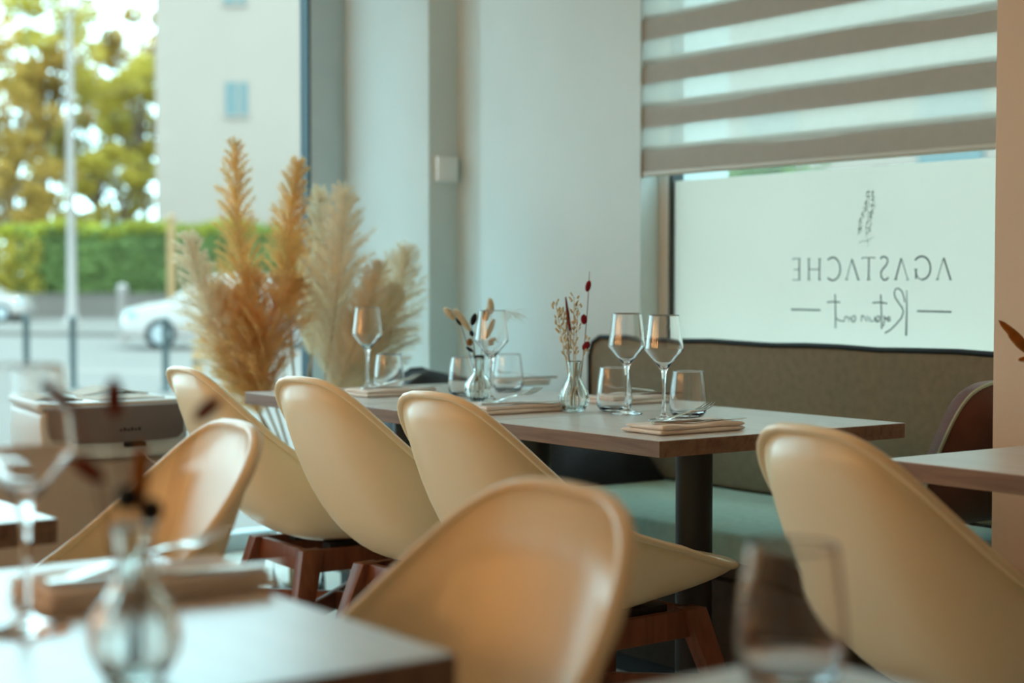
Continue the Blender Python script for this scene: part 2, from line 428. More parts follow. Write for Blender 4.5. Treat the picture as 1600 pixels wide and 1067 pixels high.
# lettering on the film: flat cut print, traced as strokes on the glass plane
LZ = GY - 0.0042
def stroke(mb, pts, w):
    q = [PY(x, y, LZ) for x, y in pts]
    q = [Vector((p.x, p.z)) for p in q]
    L = []; R = []
    for i, p in enumerate(q):
        t = q[min(i + 1, len(q) - 1)] - q[max(i - 1, 0)]
        t = t.normalized() if t.length > 1e-9 else Vector((1, 0))
        nrm = Vector((-t.y, t.x)); ww = (w[i] if isinstance(w, list) else w) / 2
        L.append(p + nrm * ww); R.append(p - nrm * ww)
    vs = []; n = len(q)
    for y in (LZ, LZ + 0.0004):
        for p in L: vs.append((p.x, y, p.y))
        for p in R: vs.append((p.x, y, p.y))
    fs = []
    for i in range(n - 1):
        fs.append((i, i + 1, n + i + 1, n + i)); fs.append((2 * n + i, 3 * n + i, 3 * n + i + 1, 2 * n + i + 1))
    mb.add(vs, fs)
def Z3(pts):   # zoom coordinates of the lettering crop -> photo pixels
    return [(1220 + x * 280 / 1600.0, 390 + y * 140 / 800.0) for x, y in pts]
def arc(cx, cy, rx, ry, a0, a1, n=16):
    return [(cx + rx * math.cos(math.radians(a0 + (a1 - a0) * i / n)), cy + ry * math.sin(math.radians(a0 + (a1 - a0) * i / n))) for i in range(n + 1)]
TH, TN = 0.0056, 0.0030
letters = [
 ('letter_a', [([(1453, 72), (1516, 268)], TH), ([(1453, 72), (1396, 266)], TN), ([(1384, 266), (1412, 266)], TN), ([(1502, 268), (1526, 268)], TN)]),
 ('letter_g', [(arc(1258, 164, 78, 104, -140, 90, 22), TH), (arc(1258, 164, 56, 104, 90, 165, 8), TN), ([(1206, 262), (1206, 178)], TH), ([(1190, 176), (1218, 176)], TN)]),
 ('letter_a', [([(1075, 76), (1134, 268)], TN), ([(1075, 76), (1024, 266)], TH), ([(1010, 266), (1040, 266)], TN), ([(1120, 268), (1144, 268)], TN)]),
 ('letter_s', [([(890, 84), (900, 66), (925, 62), (950, 78), (954, 108), (940, 140), (912, 170), (894, 200), (896, 244), (916, 270), (944, 268), (960, 246)], TH)]),
 ('letter_t', [([(786, 70), (784, 268)], TH), ([(724, 72), (838, 70)], TN), ([(724, 72), (728, 86)], TN), ([(838, 70), (834, 84)], TN), ([(766, 268), (802, 268)], TN)]),
 ('letter_a', [([(634, 84), (692, 268)], TH), ([(634, 84), (584, 266)], TN), ([(574, 266), (602, 266)], TN), ([(680, 268), (704, 268)], TN)]),
 ('letter_c', [(arc(462, 172, 68, 102, -130, 130, 22), TH)]),
 ('letter_h', [([(346, 82), (344, 268)], TH), ([(250, 82), (250, 268)], TH), ([(250, 176), (346, 176)], TN), ([(334, 82), (358, 82)], TN), ([(334, 270), (358, 270)], TN), ([(238, 82), (262, 82)], TN), ([(238, 270), (262, 270)], TN)]),
 ('letter_e', [([(166, 80), (164, 270)], TH), ([(106, 80), (176, 80)], TN), ([(114, 178), (166, 178)], TN), ([(104, 270), (176, 270)], TN), ([(106, 80), (110, 96)], TN)]),
]
for nm, strokes in letters:
    mb = MB()
    for pts, w in strokes: stroke(mb, Z3(pts), w)
    mb.build(nm, 'print', film, smooth=False)
mb = MB()
stroke(mb, Z3([(1124, 364), (1124, 560), (1118, 768)]), [0.003, 0.005, 0.007])
stroke(mb, Z3([(1106, 470), (1098, 420), (1080, 370), (1050, 345), (1022, 352), (1012, 390), (1022, 430), (1050, 472), (1084, 520), (1094, 556), (1076, 610), (1030, 665), (980, 715), (928, 745)]), 0.0046)
stroke(mb, Z3([(976, 606), (960, 600), (948, 612), (952, 632), (964, 640), (978, 630), (972, 612), (950, 628), (930, 606), (918, 590), (926, 620), (922, 650), (914, 684)]), 0.0040)
stroke(mb, Z3([(892, 400), (897, 560), (900, 710)]), 0.0048); stroke(mb, Z3([(818, 474), (890, 470), (950, 480)]), 0.0044)
stroke(mb, Z3([(886, 600), (866, 592), (850, 612), (856, 640), (878, 634), (884, 604), (876, 640), (850, 646), (836, 596), (832, 634), (806, 644), (790, 598), (786, 640), (770, 590), (762, 640), (744, 600), (736, 590), (716, 596), (722, 586), (718, 640)]), 0.0038)
stroke(mb, Z3([(668, 596), (650, 590), (632, 606), (634, 636), (652, 644), (666, 624), (664, 596), (660, 642), (640, 646), (612, 600), (606, 644), (598, 604), (580, 596), (570, 612), (564, 644), (545, 636), (520, 634), (494, 612)]), 0.0038)
stroke(mb, Z3([(484, 396), (488, 560), (488, 702)]), 0.0050); stroke(mb, Z3([(412, 470), (470, 464), (530, 470)]), 0.0044)
mb.build('script_word', 'print', film, smooth=False)
for pts in ([(1216, 549), (1524, 556)], [(92, 534), (354, 540)]):
    mb = MB(); stroke(mb, Z3(pts), 0.0052); mb.build('dash', 'print', film, smooth=False)
def SZ(x, y): return (1330 + x * 60 / 582.0, 280 + y * 110 / 1067.0)
sp = MB(); rg = random.Random(5)
for k in range(46):
    t = k / 45.0
    cx = 290 - 85 * t + 15 * math.sin(t * 6); cy = 190 + 650 * t
    for sgn in (-1, 1):
        ox = sgn * (14 + 80 * min(1, 0.35 + t * 1.2) * rg.uniform(0.15, 1.0)); oy = rg.uniform(-22, 22)
        a = (cx + ox, cy + oy); d = (sgn * rg.uniform(4, 16), -rg.uniform(16, 34))
        stroke(sp, [SZ(*a), SZ(a[0] + d[0] * 0.5, a[1] + d[1] * 0.5), SZ(a[0] + d[0], a[1] + d[1])], [0.0015, 0.0062, 0.0015])
stroke(sp, [SZ(290, 200), SZ(250, 520), SZ(215, 800), SZ(245, 940), SZ(255, 1030)], 0.0016)
stroke(sp, [SZ(245, 950), SZ(290, 900), SZ(350, 870)], 0.0022); stroke(sp, [SZ(240, 950), SZ(190, 930), SZ(110, 965)], 0.0022)
sp.build('sprig_emblem', 'print_soft', film, smooth=False)

# ceiling downlights
def downlight(x, y, label):
    t = thing('ceiling_downlight', label, 'downlight', (x, y, ZC), 0, 'warm recessed ceiling downlights')
    b = MB(); b.lathe([(0.048, -0.0005), (0.062, -0.0005), (0.062, -0.012), (0.058, -0.016), (0.048, -0.012)], 24); b.build('rim', 'lamp_rim', t)
    b = MB(); b.lathe([(0.047, -0.006), (0.047, -0.001)], 20); b.build('diffuser', 'lamp_glow', t)
    d = bpy.data.lights.new('downlight_lamp', 'SPOT'); d.energy = LAMP_W; d.color = (1.0, 0.52, 0.20)
    d.spot_size = math.radians(110); d.spot_blend = 0.8; d.shadow_soft_size = 0.05
    lo = bpy.data.objects.new('downlight_lamp', d); COL.objects.link(lo); lo.parent = t; lo.location = (0, 0, -0.03)
LAMP_W = 9.0
k = 0
for (x, y) in ((-4.6, 1.2), (-3.7, 1.2), (-2.8, 1.2), (-1.9, 1.5), (-4.6, -1.0), (-3.7, -1.0)):
        k += 1; downlight(x, y, 'round warm ceiling downlight, ' + ['nearest the street window above the aisle', 'second along the aisle from the street window', 'third along the aisle from the street window', 'last along the aisle from the street window', 'nearest the street window by the south wall', 'second from the street window by the south wall'][k - 1])

# unseen globe lamps added on the south wall to warm the chair backs
def added_fill_lamp(x, label):
    t = thing('added_fill_lamp', label, 'added fill lamp', (x, YS, 1.62), 0, 'added warm fill globes')
    b = MB(); b.tube([(0, 0.0005, 0), (0, 0.02, 0)], 0.05, 20); b.build('wall_plate', 'black_metal', t)
    b = MB(); b.tube([(0, 0.02, 0), (0, 0.10, 0), (0, 0.13, 0.03)], 0.008, 8); b.build('arm', 'black_metal', t)
    b = MB(); b.ellipsoid((0, 0.13, 0.105), (0, 0, 1), 0.15, 0.075, 20, 14); b.build('globe', 'fill_globe_glow', t, autosmooth=False)
    d = bpy.data.lights.new('fill_globe_lamp', 'POINT'); d.energy = GLOBE_W; d.color = (1.0, 0.48, 0.15); d.shadow_soft_size = 0.12
    lo = bpy.data.objects.new('fill_globe_lamp', d); COL.objects.link(lo); lo.parent = t; lo.location = (0, 0.30, 0.105)
GLOBE_W = 12.5
for x, lb in ((-5.2, 'added fill globe nearest the street window'), (-4.2, 'second added fill globe from the street window'), (-3.2, 'third added fill globe from the street window'), (-2.2, 'added fill globe furthest from the street window')):
    added_fill_lamp(x, lb)
# light switch on the pilaster return
sc_ = PX(694, 265, RET_X)
sw = thing('light_switch', 'square white light switch on the pilaster beside the window', 'light switch', (RET_X, sc_.y, sc_.z))
b = MB(); b.box(0.0005, 0.030, -0.046, 0.046, -0.048, 0.048); b.build('backbox', 'switch', sw, bevel=0.003)
b = MB(); b.box(0.0302, 0.036, -0.037, 0.037, -0.038, 0.038); b.build('rocker', 'switch', sw, bevel=0.002)

# ================================================================== ROLLER BLIND
BY = 3.475
bx0 = PY(999, 300, BY).x; bx1 = -2.02
bl = thing('roller_blind', 'taupe and sheer striped day-night roller blind over the side window', 'blind', (0, 0, 0))
zb = PY(1553, 228, BY).z
b = MB(); b.tube([(bx0, BY, zb), (bx1, BY, zb)], 0.010, 10); b.build('bottom_bar', 'bar', bl)
Pd, Dk = 0.141, 0.083
def band_grid(mb, y, z0, z1, top_wave=0.0, ph=0.0, n=60, rows=3, ripple=0.0):
    for i in range(n):
        pass
    vs = []; fs = []
    for i in range(n + 1):
        x = bx0 + (bx1 - bx0) * i / n
        zt = z1 + top_wave * (math.sin(x * 4.3 + ph) + 0.6 * math.sin(x * 9.7 + ph * 2.1))
        for j in range(rows + 1):
            t = j / rows
            vs.append((x, y + ripple * math.sin(x * 5 + ph) * t, z0 + (zt - z0) * t))
    for i in range(n):
        for j in range(rows):
            a = i * (rows + 1) + j; fs.append((a, a + rows + 1, a + rows + 2, a + 1))
    mb.add(vs, fs)
z = zb + 0.008
for q in range(8):
    mb = MB(); band_grid(mb, BY - 0.006, z, z + Dk - 0.022, 0.0045, q * 1.7); mb.build('opaque_band', 'blind', bl)
    mb = MB(); band_grid(mb, BY + 0.010, z + 0.002, z + Dk, 0.0, 0); mb.build('opaque_band', 'blind', bl)
    mb = MB(); band_grid(mb, BY - 0.0055, z + Dk - 0.024, z + Pd + 0.001, 0.0, 0); mb.build('sheer_band', 'sheer', bl)
    z += Pd
bx = MB(); bx.box(bx0, bx1, BY - 0.014, BY + 0.05, z, z + 0.09); bx.build('cassette', 'bar', bl, bevel=0.006)

# ================================================================== TABLES
TOPZ = 0.75; TT = 0.033
A = PZ(1030.5, 689.5, TOPZ)                  # near corner of the nearest main table
def make_table(name, label, x0, x1, y0, y1, group):
    cx, cy = (x0 + x1) / 2, (y0 + y1) / 2
    t = thing(name, label, 'table', (cx, cy, 0), 0, group)
    hx, hy = (x1 - x0) / 2, (y1 - y0) / 2
    b = MB(); b.box(-hx, hx, -hy, hy, TOPZ - TT, TOPZ - 0.001); tb = b.build('tabletop', 'table_edge', t, bevel=0.001, seg=1)
    b = MB(); b.box(-hx + 0.0012, hx - 0.0012, -hy + 0.0012, hy - 0.0012, TOPZ - 0.001, TOPZ); b.build('laminate_sheet', 'tabletop', tb, smooth=False)
    b = MB(); b.lathe([(0.041, 0.018), (0.041, TOPZ - TT - 0.006)], 28); b.build('column', 'black_metal', t)
    b = MB(); b.box(-0.16, 0.16, -0.16, 0.16, TOPZ - TT - 0.006, TOPZ - TT - 0.0005); b.build('mounting_plate', 'black_metal', t)
    b = MB(); b.box(-0.21, 0.21, -0.21, 0.21, 0.0, 0.018); b.build('base_plate', 'black_metal', t, bevel=0.004)
    return t
W3, DY = 0.585, 0.712
YF = A.y
TX = [A.x - W3 / 2 - i * (W3 + 0.0025) for i in range(3)]
tl = ['grey wooden bistro table with red flower vase, nearest of the banquette row',
      'grey wooden bistro table in the middle of the banquette row',
      'grey wooden bistro table at the window end of the banquette row']
for i in range(3):
    make_table('bistro_table', tl[i], TX[i] - W3 / 2, TX[i] + W3 / 2, YF - i * 0.004, YF + DY - i * 0.004, 'bistro tables along the banquette')
Rr = PZ(1376, 717, TOPZ)
make_table('bistro_table', 'grey wooden bistro table cut off by the right edge, before the tan pier', Rr.x, Rr.x + 0.60, Rr.y, min(Rr.y + 0.70, PIER_Y - 0.015), 'bistro tables along the banquette')
L1 = PZ(714, 1022, TOPZ)
make_table('bistro_table', 'blurred bright table top in the bottom left foreground', L1.x - 0.62, L1.x, L1.y - 0.70, L1.y, 'bistro tables in the foreground')
L2 = PZ(90, 810, TOPZ)
make_table('bistro_table', 'dark edged table behind the foreground wine glass at left edge', L2.x - 0.60, L2.x, L2.y - 0.70, L2.y, 'bistro tables in the foreground')
make_table('bistro_table', 'table under the blurred tumbler at the bottom right', -0.955, -0.36, 0.30, 0.985, 'bistro tables in the foreground')

# ================================================================== CHAIRS
def make_chair(label):
    t = thing('shell_chair', label, 'chair', (0, 0, 0), 0, 'cream shell chairs with wooden legs')
    a_, b_ = 0.2297, 0.3018
    def rim(th):
        c, sn = -math.sin(th), math.cos(th)              # c = +1 at the back of the chair
        x = a_ * math.copysign(abs(sn) ** (2 / 3.331), sn); y = -b_ * math.copysign(abs(c) ** (2 / 2.692), c)
        k = (1 + c) / 2
        x *= 1 - 0.1244 * max(0, min(1, y / b_)) ** 2
        return Vector((x, y - 0.0974 * k * k, 0.472 + 0.3749 * k ** 2.1617))
    C0 = Vector((0, 0.02, 0.406))
    NT, NR = 64, 14
    vs = [tuple(C0)]; fs = []
    rimpts = []
    for i in range(1, NR + 1):
        ph = i / NR * PI / 2
        for j in range(NT):
            th = 2 * PI * j / NT
            r = rim(th)
            k = max(0.0, min(1.0, (0.302 - r.y) / 0.70))          # 0 front, 1 back
            kk = min(1.0, k / 0.45)
            h, v = math.sin(ph) ** (1.25 - 0.67 * kk), 1 - math.cos(ph) ** (1.6 - 0.82 * kk)
            foot = Vector((r.x * 0.87, r.y * (0.97 - 0.31 * k ** 1.5)))
            w = v ** 0.9
            q = Vector((foot.x + (r.x - foot.x) * w, foot.y + (r.y - foot.y) * w))
            p = Vector((C0.x + (q.x - C0.x) * h, C0.y + (q.y - C0.y) * h, C0.z + (r.z - C0.z) * v))
            vs.append(tuple(p))
            if i == NR: rimpts.append(p)
    for j in range(NT): fs.append((0, 1 + j, 1 + (j + 1) % NT))
    for i in range(NR - 1):
        for j in range(NT):
            a = 1 + i * NT + j; b2 = 1 + i * NT + (j + 1) % NT
            fs.append((a, a + NT, b2 + NT, b2))
    mb = MB(); mb.add(vs, fs); sh = mb.build('seat_shell', 'shell', t, autosmooth=False)
    so = sh.modifiers.new('thickness', 'SOLIDIFY'); so.thickness = 0.009; so.offset = 0
    # rolled rim
    rg_ = MB(); n = 8; rings = []
    m = len(rimpts)
    for i, p in enumerate(rimpts):
        tg = (rimpts[(i + 1) % m] - rimpts[i - 1]).normalized()
        out = Vector((p.x, p.y - 0.02, 0)); out = (out - tg * out.dot(tg)).normalized(); up = tg.cross(out)
        rings.append([p + (out * math.cos(2 * PI * k / n) * 0.010 + up * math.sin(2 * PI * k / n) * 0.0075) + out * 0.003 for k in range(n)])
    rings.append(rings[0]); rg_.loft(rings, cap=False); rg_.build('rolled_rim', 'shell', t, autosmooth=False)
    # wooden base
    def leg_at(sx, sy, z):
        k = (0.415 - z) / 0.415
        return Vector((sx * (0.135 + 0.10 * k), sy * (0.13 + 0.115 * k) + 0.01, z))
    for sx in (-1, 1):
        for sy in (-1, 1):
            mb = MB(); rings = []
            for z, w, d in ((0.0, 0.026, 0.032), (0.25, 0.036, 0.050), (0.398, 0.042, 0.058)):
                p = leg_at(sx, sy, z)
                rings.append([p + Vector((dx * w / 2, dy * d / 2, 0)) for dx, dy in ((-1, -1), (1, -1), (1, 1), (-1, 1))])
            mb.loft(rings); mb.build('leg', 'legwood', t, bevel=0.003)
    for sy in (-1, 1):
        p = leg_at(1, sy, 0.385); mb = MB(); mb.box(-p.x, p.x, p.y - 0.010, p.y + 0.010, 0.340, 0.396); mb.build('apron', 'legwood', t, bevel=0.002)
    for sx in (-1, 1):
        p = leg_at(sx, 1, 0.385); q = leg_at(sx, -1, 0.385); mb = MB(); mb.box(p.x - 0.010, p.x + 0.010, q.y, p.y, 0.340, 0.396); mb.build('apron', 'legwood', t, bevel=0.002)
    for k in (1, -1):
        p = leg_at(1, k, 0.235); q = leg_at(-1, -k, 0.235)
        d = (p - q).normalized(); nn = Vector((-d.y, d.x, 0)) * 0.009
        mb = MB(); rings = [[e + nn + Vector((0, 0, -0.024)), e - nn + Vector((0, 0, -0.024)), e - nn + Vector((0, 0, 0.024)), e + nn + Vector((0, 0, 0.024))] for e in (q, p)]
        mb.loft(rings); mb.build('stretcher', 'legwood', t, bevel=0.002)
    # domed caps fixing shell to frame
    for sx in (-1, 1):
        mb = MB(); mb.box(sx * 0.10 - 0.02, sx * 0.10 + 0.02, -0.06, 0.10, 0.385, 0.406); mb.build('mounting_block', 'black_metal', t)
    return t
ch = make_chair('cream shell chair seen from behind, tucked in at the table with the red flower vase')
CY = YF - 0.02
ch.location = (-2.608, 2.084, 0); ch.rotation_euler = (0, 0, 0.04)
dup(ch, (-3.195, 2.118, 0), 0.09, 'cream shell chair seen from behind, second in the row from the street window')
dup(ch, (-3.695, 2.088, 0), -0.045, 'cream shell chair seen from behind, nearest to the pampas grass and printer')
dup(ch, (-1.623, 2.129, 0), -0.108, 'cream shell chair at the right hand table, seen from behind')
dup(ch, (-1.345, 0.635, 0), PI - 0.012, 'large blurred cream shell chair in the centre foreground, its hollow inside facing us')
dup(ch, (-2.257, 0.697, 0), PI - 0.10, 'cream shell chair turned towards us in front of the printer')

# ================================================================== BANQUETTE
bq = thing('banquette', 'long sage green upholstered banquette under the frosted window', 'banquette', (0, 0, 0))
QX0, QX1 = -4.95, PIER_X - 0.006
b = MB(); b.box(QX0, QX1, 2.84, 3.43, 0.0, 0.06); b.build('plinth', 'piping', bq, smooth=False)
b = MB(); b.box(QX0, QX1, 2.80, 3.43, 0.06, 0.315); b.build('base', 'brown_base', bq, bevel=0.006)
b = MB(); b.box(QX0, QX1, 2.795, 3.43, 0.325, 0.375); b.build('seat_board', 'brown_base', bq, bevel=0.006)
b = MB(); b.box(QX0, QX1, 2.735, 3.335, 0.378, 0.452); b.build('seat_cushion', 'sage_lit', bq, bevel=0.022, seg=4)
bkx = PY(916, 540, 3.31).x
zt = PY(1553, 553, 3.37).z
b = MB()
prof = [(bkx + 0.05, zt), (QX1, zt), (QX1, 0.456), (bkx, 0.456), (bkx, zt - 0.06), (bkx + 0.015, zt - 0.02)]
b.loft([[(x, 3.325, z) for x, z in prof], [(x, 3.425, z) for x, z in prof]]); b.build('backrest', 'sage', bq, bevel=0.008)
b = MB(); b.tube([(bkx - 0.002, 3.326, 0.47), (bkx - 0.002, 3.326, zt - 0.06), (bkx + 0.014, 3.326, zt - 0.016), (bkx + 0.05, 3.326, zt + 0.002)] + [(bkx + 0.05 + (QX1 - bkx - 0.05) * i / 14, 3.326, zt + 0.002 + 0.0025 * math.sin(i * 1.9)) for i in range(1, 15)], 0.0075, 8)
b.build('piping', 'piping', bq)

# pillow leaning at the pier
def pillow(loc, rx, ry, rz):
    t = thing('pillow', 'dark brown pillow with pale piping leaning at the right end of the banquette', 'pillow', loc)
    N = 16; vs = []; fs = []; S = 0.19; edge = []
    for side in (1, -1):
        for i in range(N + 1):
            for j in range(N + 1):
                u, v = -1 + 2 * i / N, -1 + 2 * j / N
                k = 1 - 0.16 * abs(u) ** 3 * abs(v) ** 2; k2 = 1 - 0.16 * abs(v) ** 3 * abs(u) ** 2
                th = 0.075 * ((1 - u ** 4) * (1 - v ** 4)) ** 0.6
                vs.append((u * S * k2, side * th, v * S * k))
    n = (N + 1) ** 2
    for s0 in (0, n):
        for i in range(N):
            for j in range(N):
                a = s0 + i * (N + 1) + j
                f = (a, a + N + 1, a + N + 2, a + 1)
                fs.append(f if s0 == 0 else f[::-1])
    mb = MB(); mb.add(vs, fs); body = mb.build('pillow_body', 'pillow', t, autosmooth=False)
    idx = [(i, 0) for i in range(N)] + [(N, j) for j in range(N)] + [(N - i, N) for i in range(N)] + [(0, N - j) for j in range(N)]
    loop = [Vector(vs[i * (N + 1) + j]) for i, j in idx]; loop.append(loop[0])
    mb = MB(); mb.tube(loop, 0.0045, 6, cap=False); mb.build('piping', 'pillow_edge', t)
    t.rotation_euler = (rx, ry, rz)
pillow((PIER_X - 0.145, 3.135, 0.665), 0.45, 0.0, PI / 2)

# dark coat heaped on the left end of the banquette
def coat():
    t = thing('padded_coat', 'dark quilted coat bundled on the left end of the banquette', 'coat', (0, 0, 0.452))
    rg = random.Random(3)
    N, K = 34, 14; x0, x1 = -4.90, -3.78
    vs = []; fs = []
    for i in range(N + 1):
        s = i / N; x = x0 + (x1 - x0) * s
        hgt = 0.285 * (1 - s ** 3) ** 0.5 * (0.80 + 0.20 * math.sin(s * 7 + 1.0)) + 0.02
        if s < 0.08: hgt *= 0.5 + 0.5 * s / 0.08
        for j in range(K + 1):
            a = PI * j / K
            rip = 1 + 0.06 * math.sin(s * 38) + 0.05 * math.sin(a * 5 + s * 9)
            vs.append((x, 3.085 - 0.225 * math.cos(a) * (0.9 + 0.1 * rip), max(0.002, hgt * math.sin(a) ** 0.6 * rip)))
    for i in range(N):
        for j in range(K):
            a = i * (K + 1) + j; fs.append((a, a + 1, a + K + 2, a + K + 1))
    fs.append(tuple(range(K, -1, -1))); fs.append(tuple(N * (K + 1) + j for j in range(K + 1)))
    mb = MB(); mb.add(vs, fs); mb.build('coat_body', 'coat', t)
    mb = MB(); mb.tube([(-4.75 + 0.07 * i, 2.93 + 0.01 * math.sin(i), 0.19 + 0.03 * math.sin(i * 0.8)) for i in range(10)], 0.03, 8); mb.build('sleeve', 'coat', t)
coat()

# ================================================================== GLASSES, NAPKINS, CUTLERY, VASES
GPROF_O = [(0.0005, 0.0), (0.034, 0.0), (0.036, 0.0002), (0.0375, 0.0015), (0.036, 0.003), (0.018, 0.007), (0.007, 0.012), (0.0042, 0.022), (0.0036, 0.05), (0.0038, 0.085),
           (0.0052, 0.104), (0.0092, 0.1155), (0.0225, 0.133), (0.0362, 0.149), (0.0412, 0.1545), (0.0432, 0.1575), (0.0434, 0.160), (0.0429, 0.164), (0.0405, 0.185), (0.0372, 0.212), (0.0346, 0.2335), (0.0343, 0.2357), (0.0339, 0.2362)]
GPROF_I = [(0.0335, 0.2362), (0.0332, 0.2357), (0.0334, 0.2335), (0.0359, 0.212), (0.0392, 0.185), (0.0416, 0.164), (0.0421, 0.160), (0.0418, 0.158), (0.0398, 0.1553), (0.0350, 0.150), (0.0213, 0.1345), (0.0082, 0.1185), (0.0005, 0.1155)]
TPROF_O = [(0.0005, 0.0), (0.029, 0.0), (0.036, 0.003), (0.0415, 0.012), (0.0435, 0.024), (0.0425, 0.045), (0.0395, 0.072), (0.0356, 0.1025), (0.0352, 0.1047), (0.0347, 0.1052)]
TPROF_I = [(0.0342, 0.1052), (0.0338, 0.1047), (0.0341, 0.1025), (0.038, 0.072), (0.041, 0.045), (0.0418, 0.025), (0.0395, 0.015), (0.034, 0.009), (0.025, 0.0075), (0.0005, 0.0075)]
def glass_mesh(name, prof, n=40):
    mb = MB(); mb.lathe(prof, n); return mb
wg0 = None; tg0 = None
def wine(p, label, grp='stemmed wine glasses'):
    global wg0
    if wg0 is None:
        wg0 = glass_mesh('w', GPROF_O + GPROF_I).build('wine_glass', 'glass', None, autosmooth=False); o = wg0
    else:
        o = wg0.copy(); COL.objects.link(o)
    o.location = (p.x, p.y, TOPZ + 0.0004); tag(o, label, 'wine glass', grp); return o
def tumbler(p, label, grp='water tumblers'):
    global tg0
    if tg0 is None:
        tg0 = glass_mesh('t', TPROF_O + TPROF_I).build('water_tumbler', 'glass', None, autosmooth=False); o = tg0
    else:
        o = tg0.copy(); COL.objects.link(o)
    o.location = (p.x, p.y, TOPZ + 0.0004); tag(o, label, 'tumbler', grp); return o
wine(PZ(1037, 658, TOPZ), 'stemmed wine glass standing over the orange edged napkin, right of the pair')
wine(PZ(979, 647, TOPZ), 'stemmed wine glass next to the red flower vase, left of the pair')
wine(PZ(768, 629, TOPZ), 'stemmed wine glass in front of the cream bunny tail flowers')
wine(PZ(574, 609, TOPZ), 'stemmed wine glass in front of the pampas grass')
wine(PZ(42, 985, TOPZ), 'large blurred wine glass at the left edge of the foreground table')
tumbler(PZ(1075, 651, TOPZ), 'empty water tumbler beside the front cutlery, rightmost on the long table')
tumbler(PZ(960, 642, TOPZ), 'empty water tumbler between the red flower vase and a wine glass')
tumbler(PZ(794, 611, TOPZ), 'empty water tumbler right of the bunny tail vase')
tumbler(PZ(725, 618, TOPZ), 'empty water tumbler left of the bunny tail vase')
tumbler(PZ(608, 611, TOPZ), 'empty water tumbler beside the wine glass before the pampas grass')
tumbler(P(1236, 1064, 1.27), 'large blurred water tumbler in the bottom right foreground')

def napkin(p, ly, lx, rz, label, h=0.020, seed=1):
    rg = random.Random(seed)
    t = thing('napkin', label, 'napkin', (p.x, p.y, TOPZ + 0.0004), rz, 'folded cream napkins')
    N, K = 26, 22
    nl = 2
    for k in range(nl):
        hh = h / nl; z0 = k * hh; sx = lx / 2 - 0.003 * k; sy = ly / 2 - 0.005 * k
        ph = seed * 1.7 + k * 2.3; ox, oy = rg.uniform(-0.003, 0.003) * k, rg.uniform(-0.004, 0.004) * k
        vs = []; fs = []
        for side in (1, -1):
            for i in range(N + 1):
                for j in range(K + 1):
                    u, v = math.sin((-1 + 2 * i / N) * PI / 2), math.sin((-1 + 2 * j / K) * PI / 2)
                    e = ((1 - abs(u) ** 40) * (1 - abs(v) ** 26)) ** 0.5
                    wv = 0.0016 * math.sin(u * 5 + v * 2 + ph) + 0.0010 * math.sin(v * 7 - u * 3 + ph) if side > 0 and k == nl - 1 else 0
                    bow = 0.0022 * math.sin(u * 3.3 + ph)
                    vs.append((v * sx * (1 - 0.015 * math.cos(u * 4 + ph)) + ox + bow, u * sy + 0.0015 * math.sin(v * 3 + ph) + oy,
                               z0 + hh / 2 + side * e * (hh / 2) + wv * e))
        n = (N + 1) * (K + 1)
        for s0 in (0, n):
            for i in range(N):
                for j in range(K):
                    a = s0 + i * (K + 1) + j
                    f = (a, a + 1, a + K + 2, a + K + 1)
                    fs.append(f[::-1] if s0 == 0 else f)
        mb = MB(); mb.add(vs, fs); mb.build('fold', 'napkin', t, autosmooth=False)
    return t
def fork_mesh():
    mb = MB()
    # handle
    pts = [(0, -0.10 + 0.012 * i) for i in range(11)]
    wid = [0.0085, 0.0085, 0.0075, 0.006, 0.005, 0.0042, 0.0038, 0.0036, 0.0036, 0.004, 0.005]
    rings = []
    for (x, y), w in zip(pts, wid):
        zz = 0.003 + 0.008 * max(0, (y + 0.1)) * 4 * max(0, 0.09 - (y + 0.0)) 
        rings.append([(-w, y, zz), (w, y, zz), (w * 0.8, y, zz + 0.0022), (-w * 0.8, y, zz + 0.0022)])
    zz = rings[-1][0][2]
    for y, w, dz in ((0.030, 0.0095, -0.001), (0.042, 0.0115, -0.0035), (0.052, 0.012, -0.004)):
        rings.append([(-w, y, zz + dz), (w, y, zz + dz), (w, y, zz + dz + 0.0018), (-w, y, zz + dz + 0.0018)])
    mb.loft(rings)
    for k in range(4):
        cx = -0.0102 + 0.0068 * k; r2 = []
        for y, w, dz in ((0.052, 0.0017, -0.004), (0.075, 0.0014, -0.002), (0.098, 0.0008, 0.004)):
            r2.append([(cx - w, y, zz + dz), (cx + w, y, zz + dz), (cx + w, y, zz + dz + 0.0016), (cx - w, y, zz + dz + 0.0016)])
        mb.loft(r2)
    return mb
def knife_mesh():
    mb = MB(); rings = []
    for y, w0, w1, th in ((-0.11, 0.006, 0.006, 0.004), (-0.10, 0.0085, 0.0085, 0.0055), (-0.04, 0.0075, 0.0075, 0.005), (0.0, 0.0065, 0.0065, 0.0045),
                          (0.005, 0.0062, 0.0085, 0.0016), (0.06, 0.0062, 0.0115, 0.0013), (0.09, 0.006, 0.009, 0.0012), (0.112, 0.004, -0.002, 0.001)):
        rings.append([(-w0, y, 0.003 - th / 2), (w1, y, 0.003 - th / 2), (w1, y, 0.003 + th / 2), (-w0, y, 0.003 + th / 2)])
    mb.loft(rings); return mb
fk0 = kn0 = None
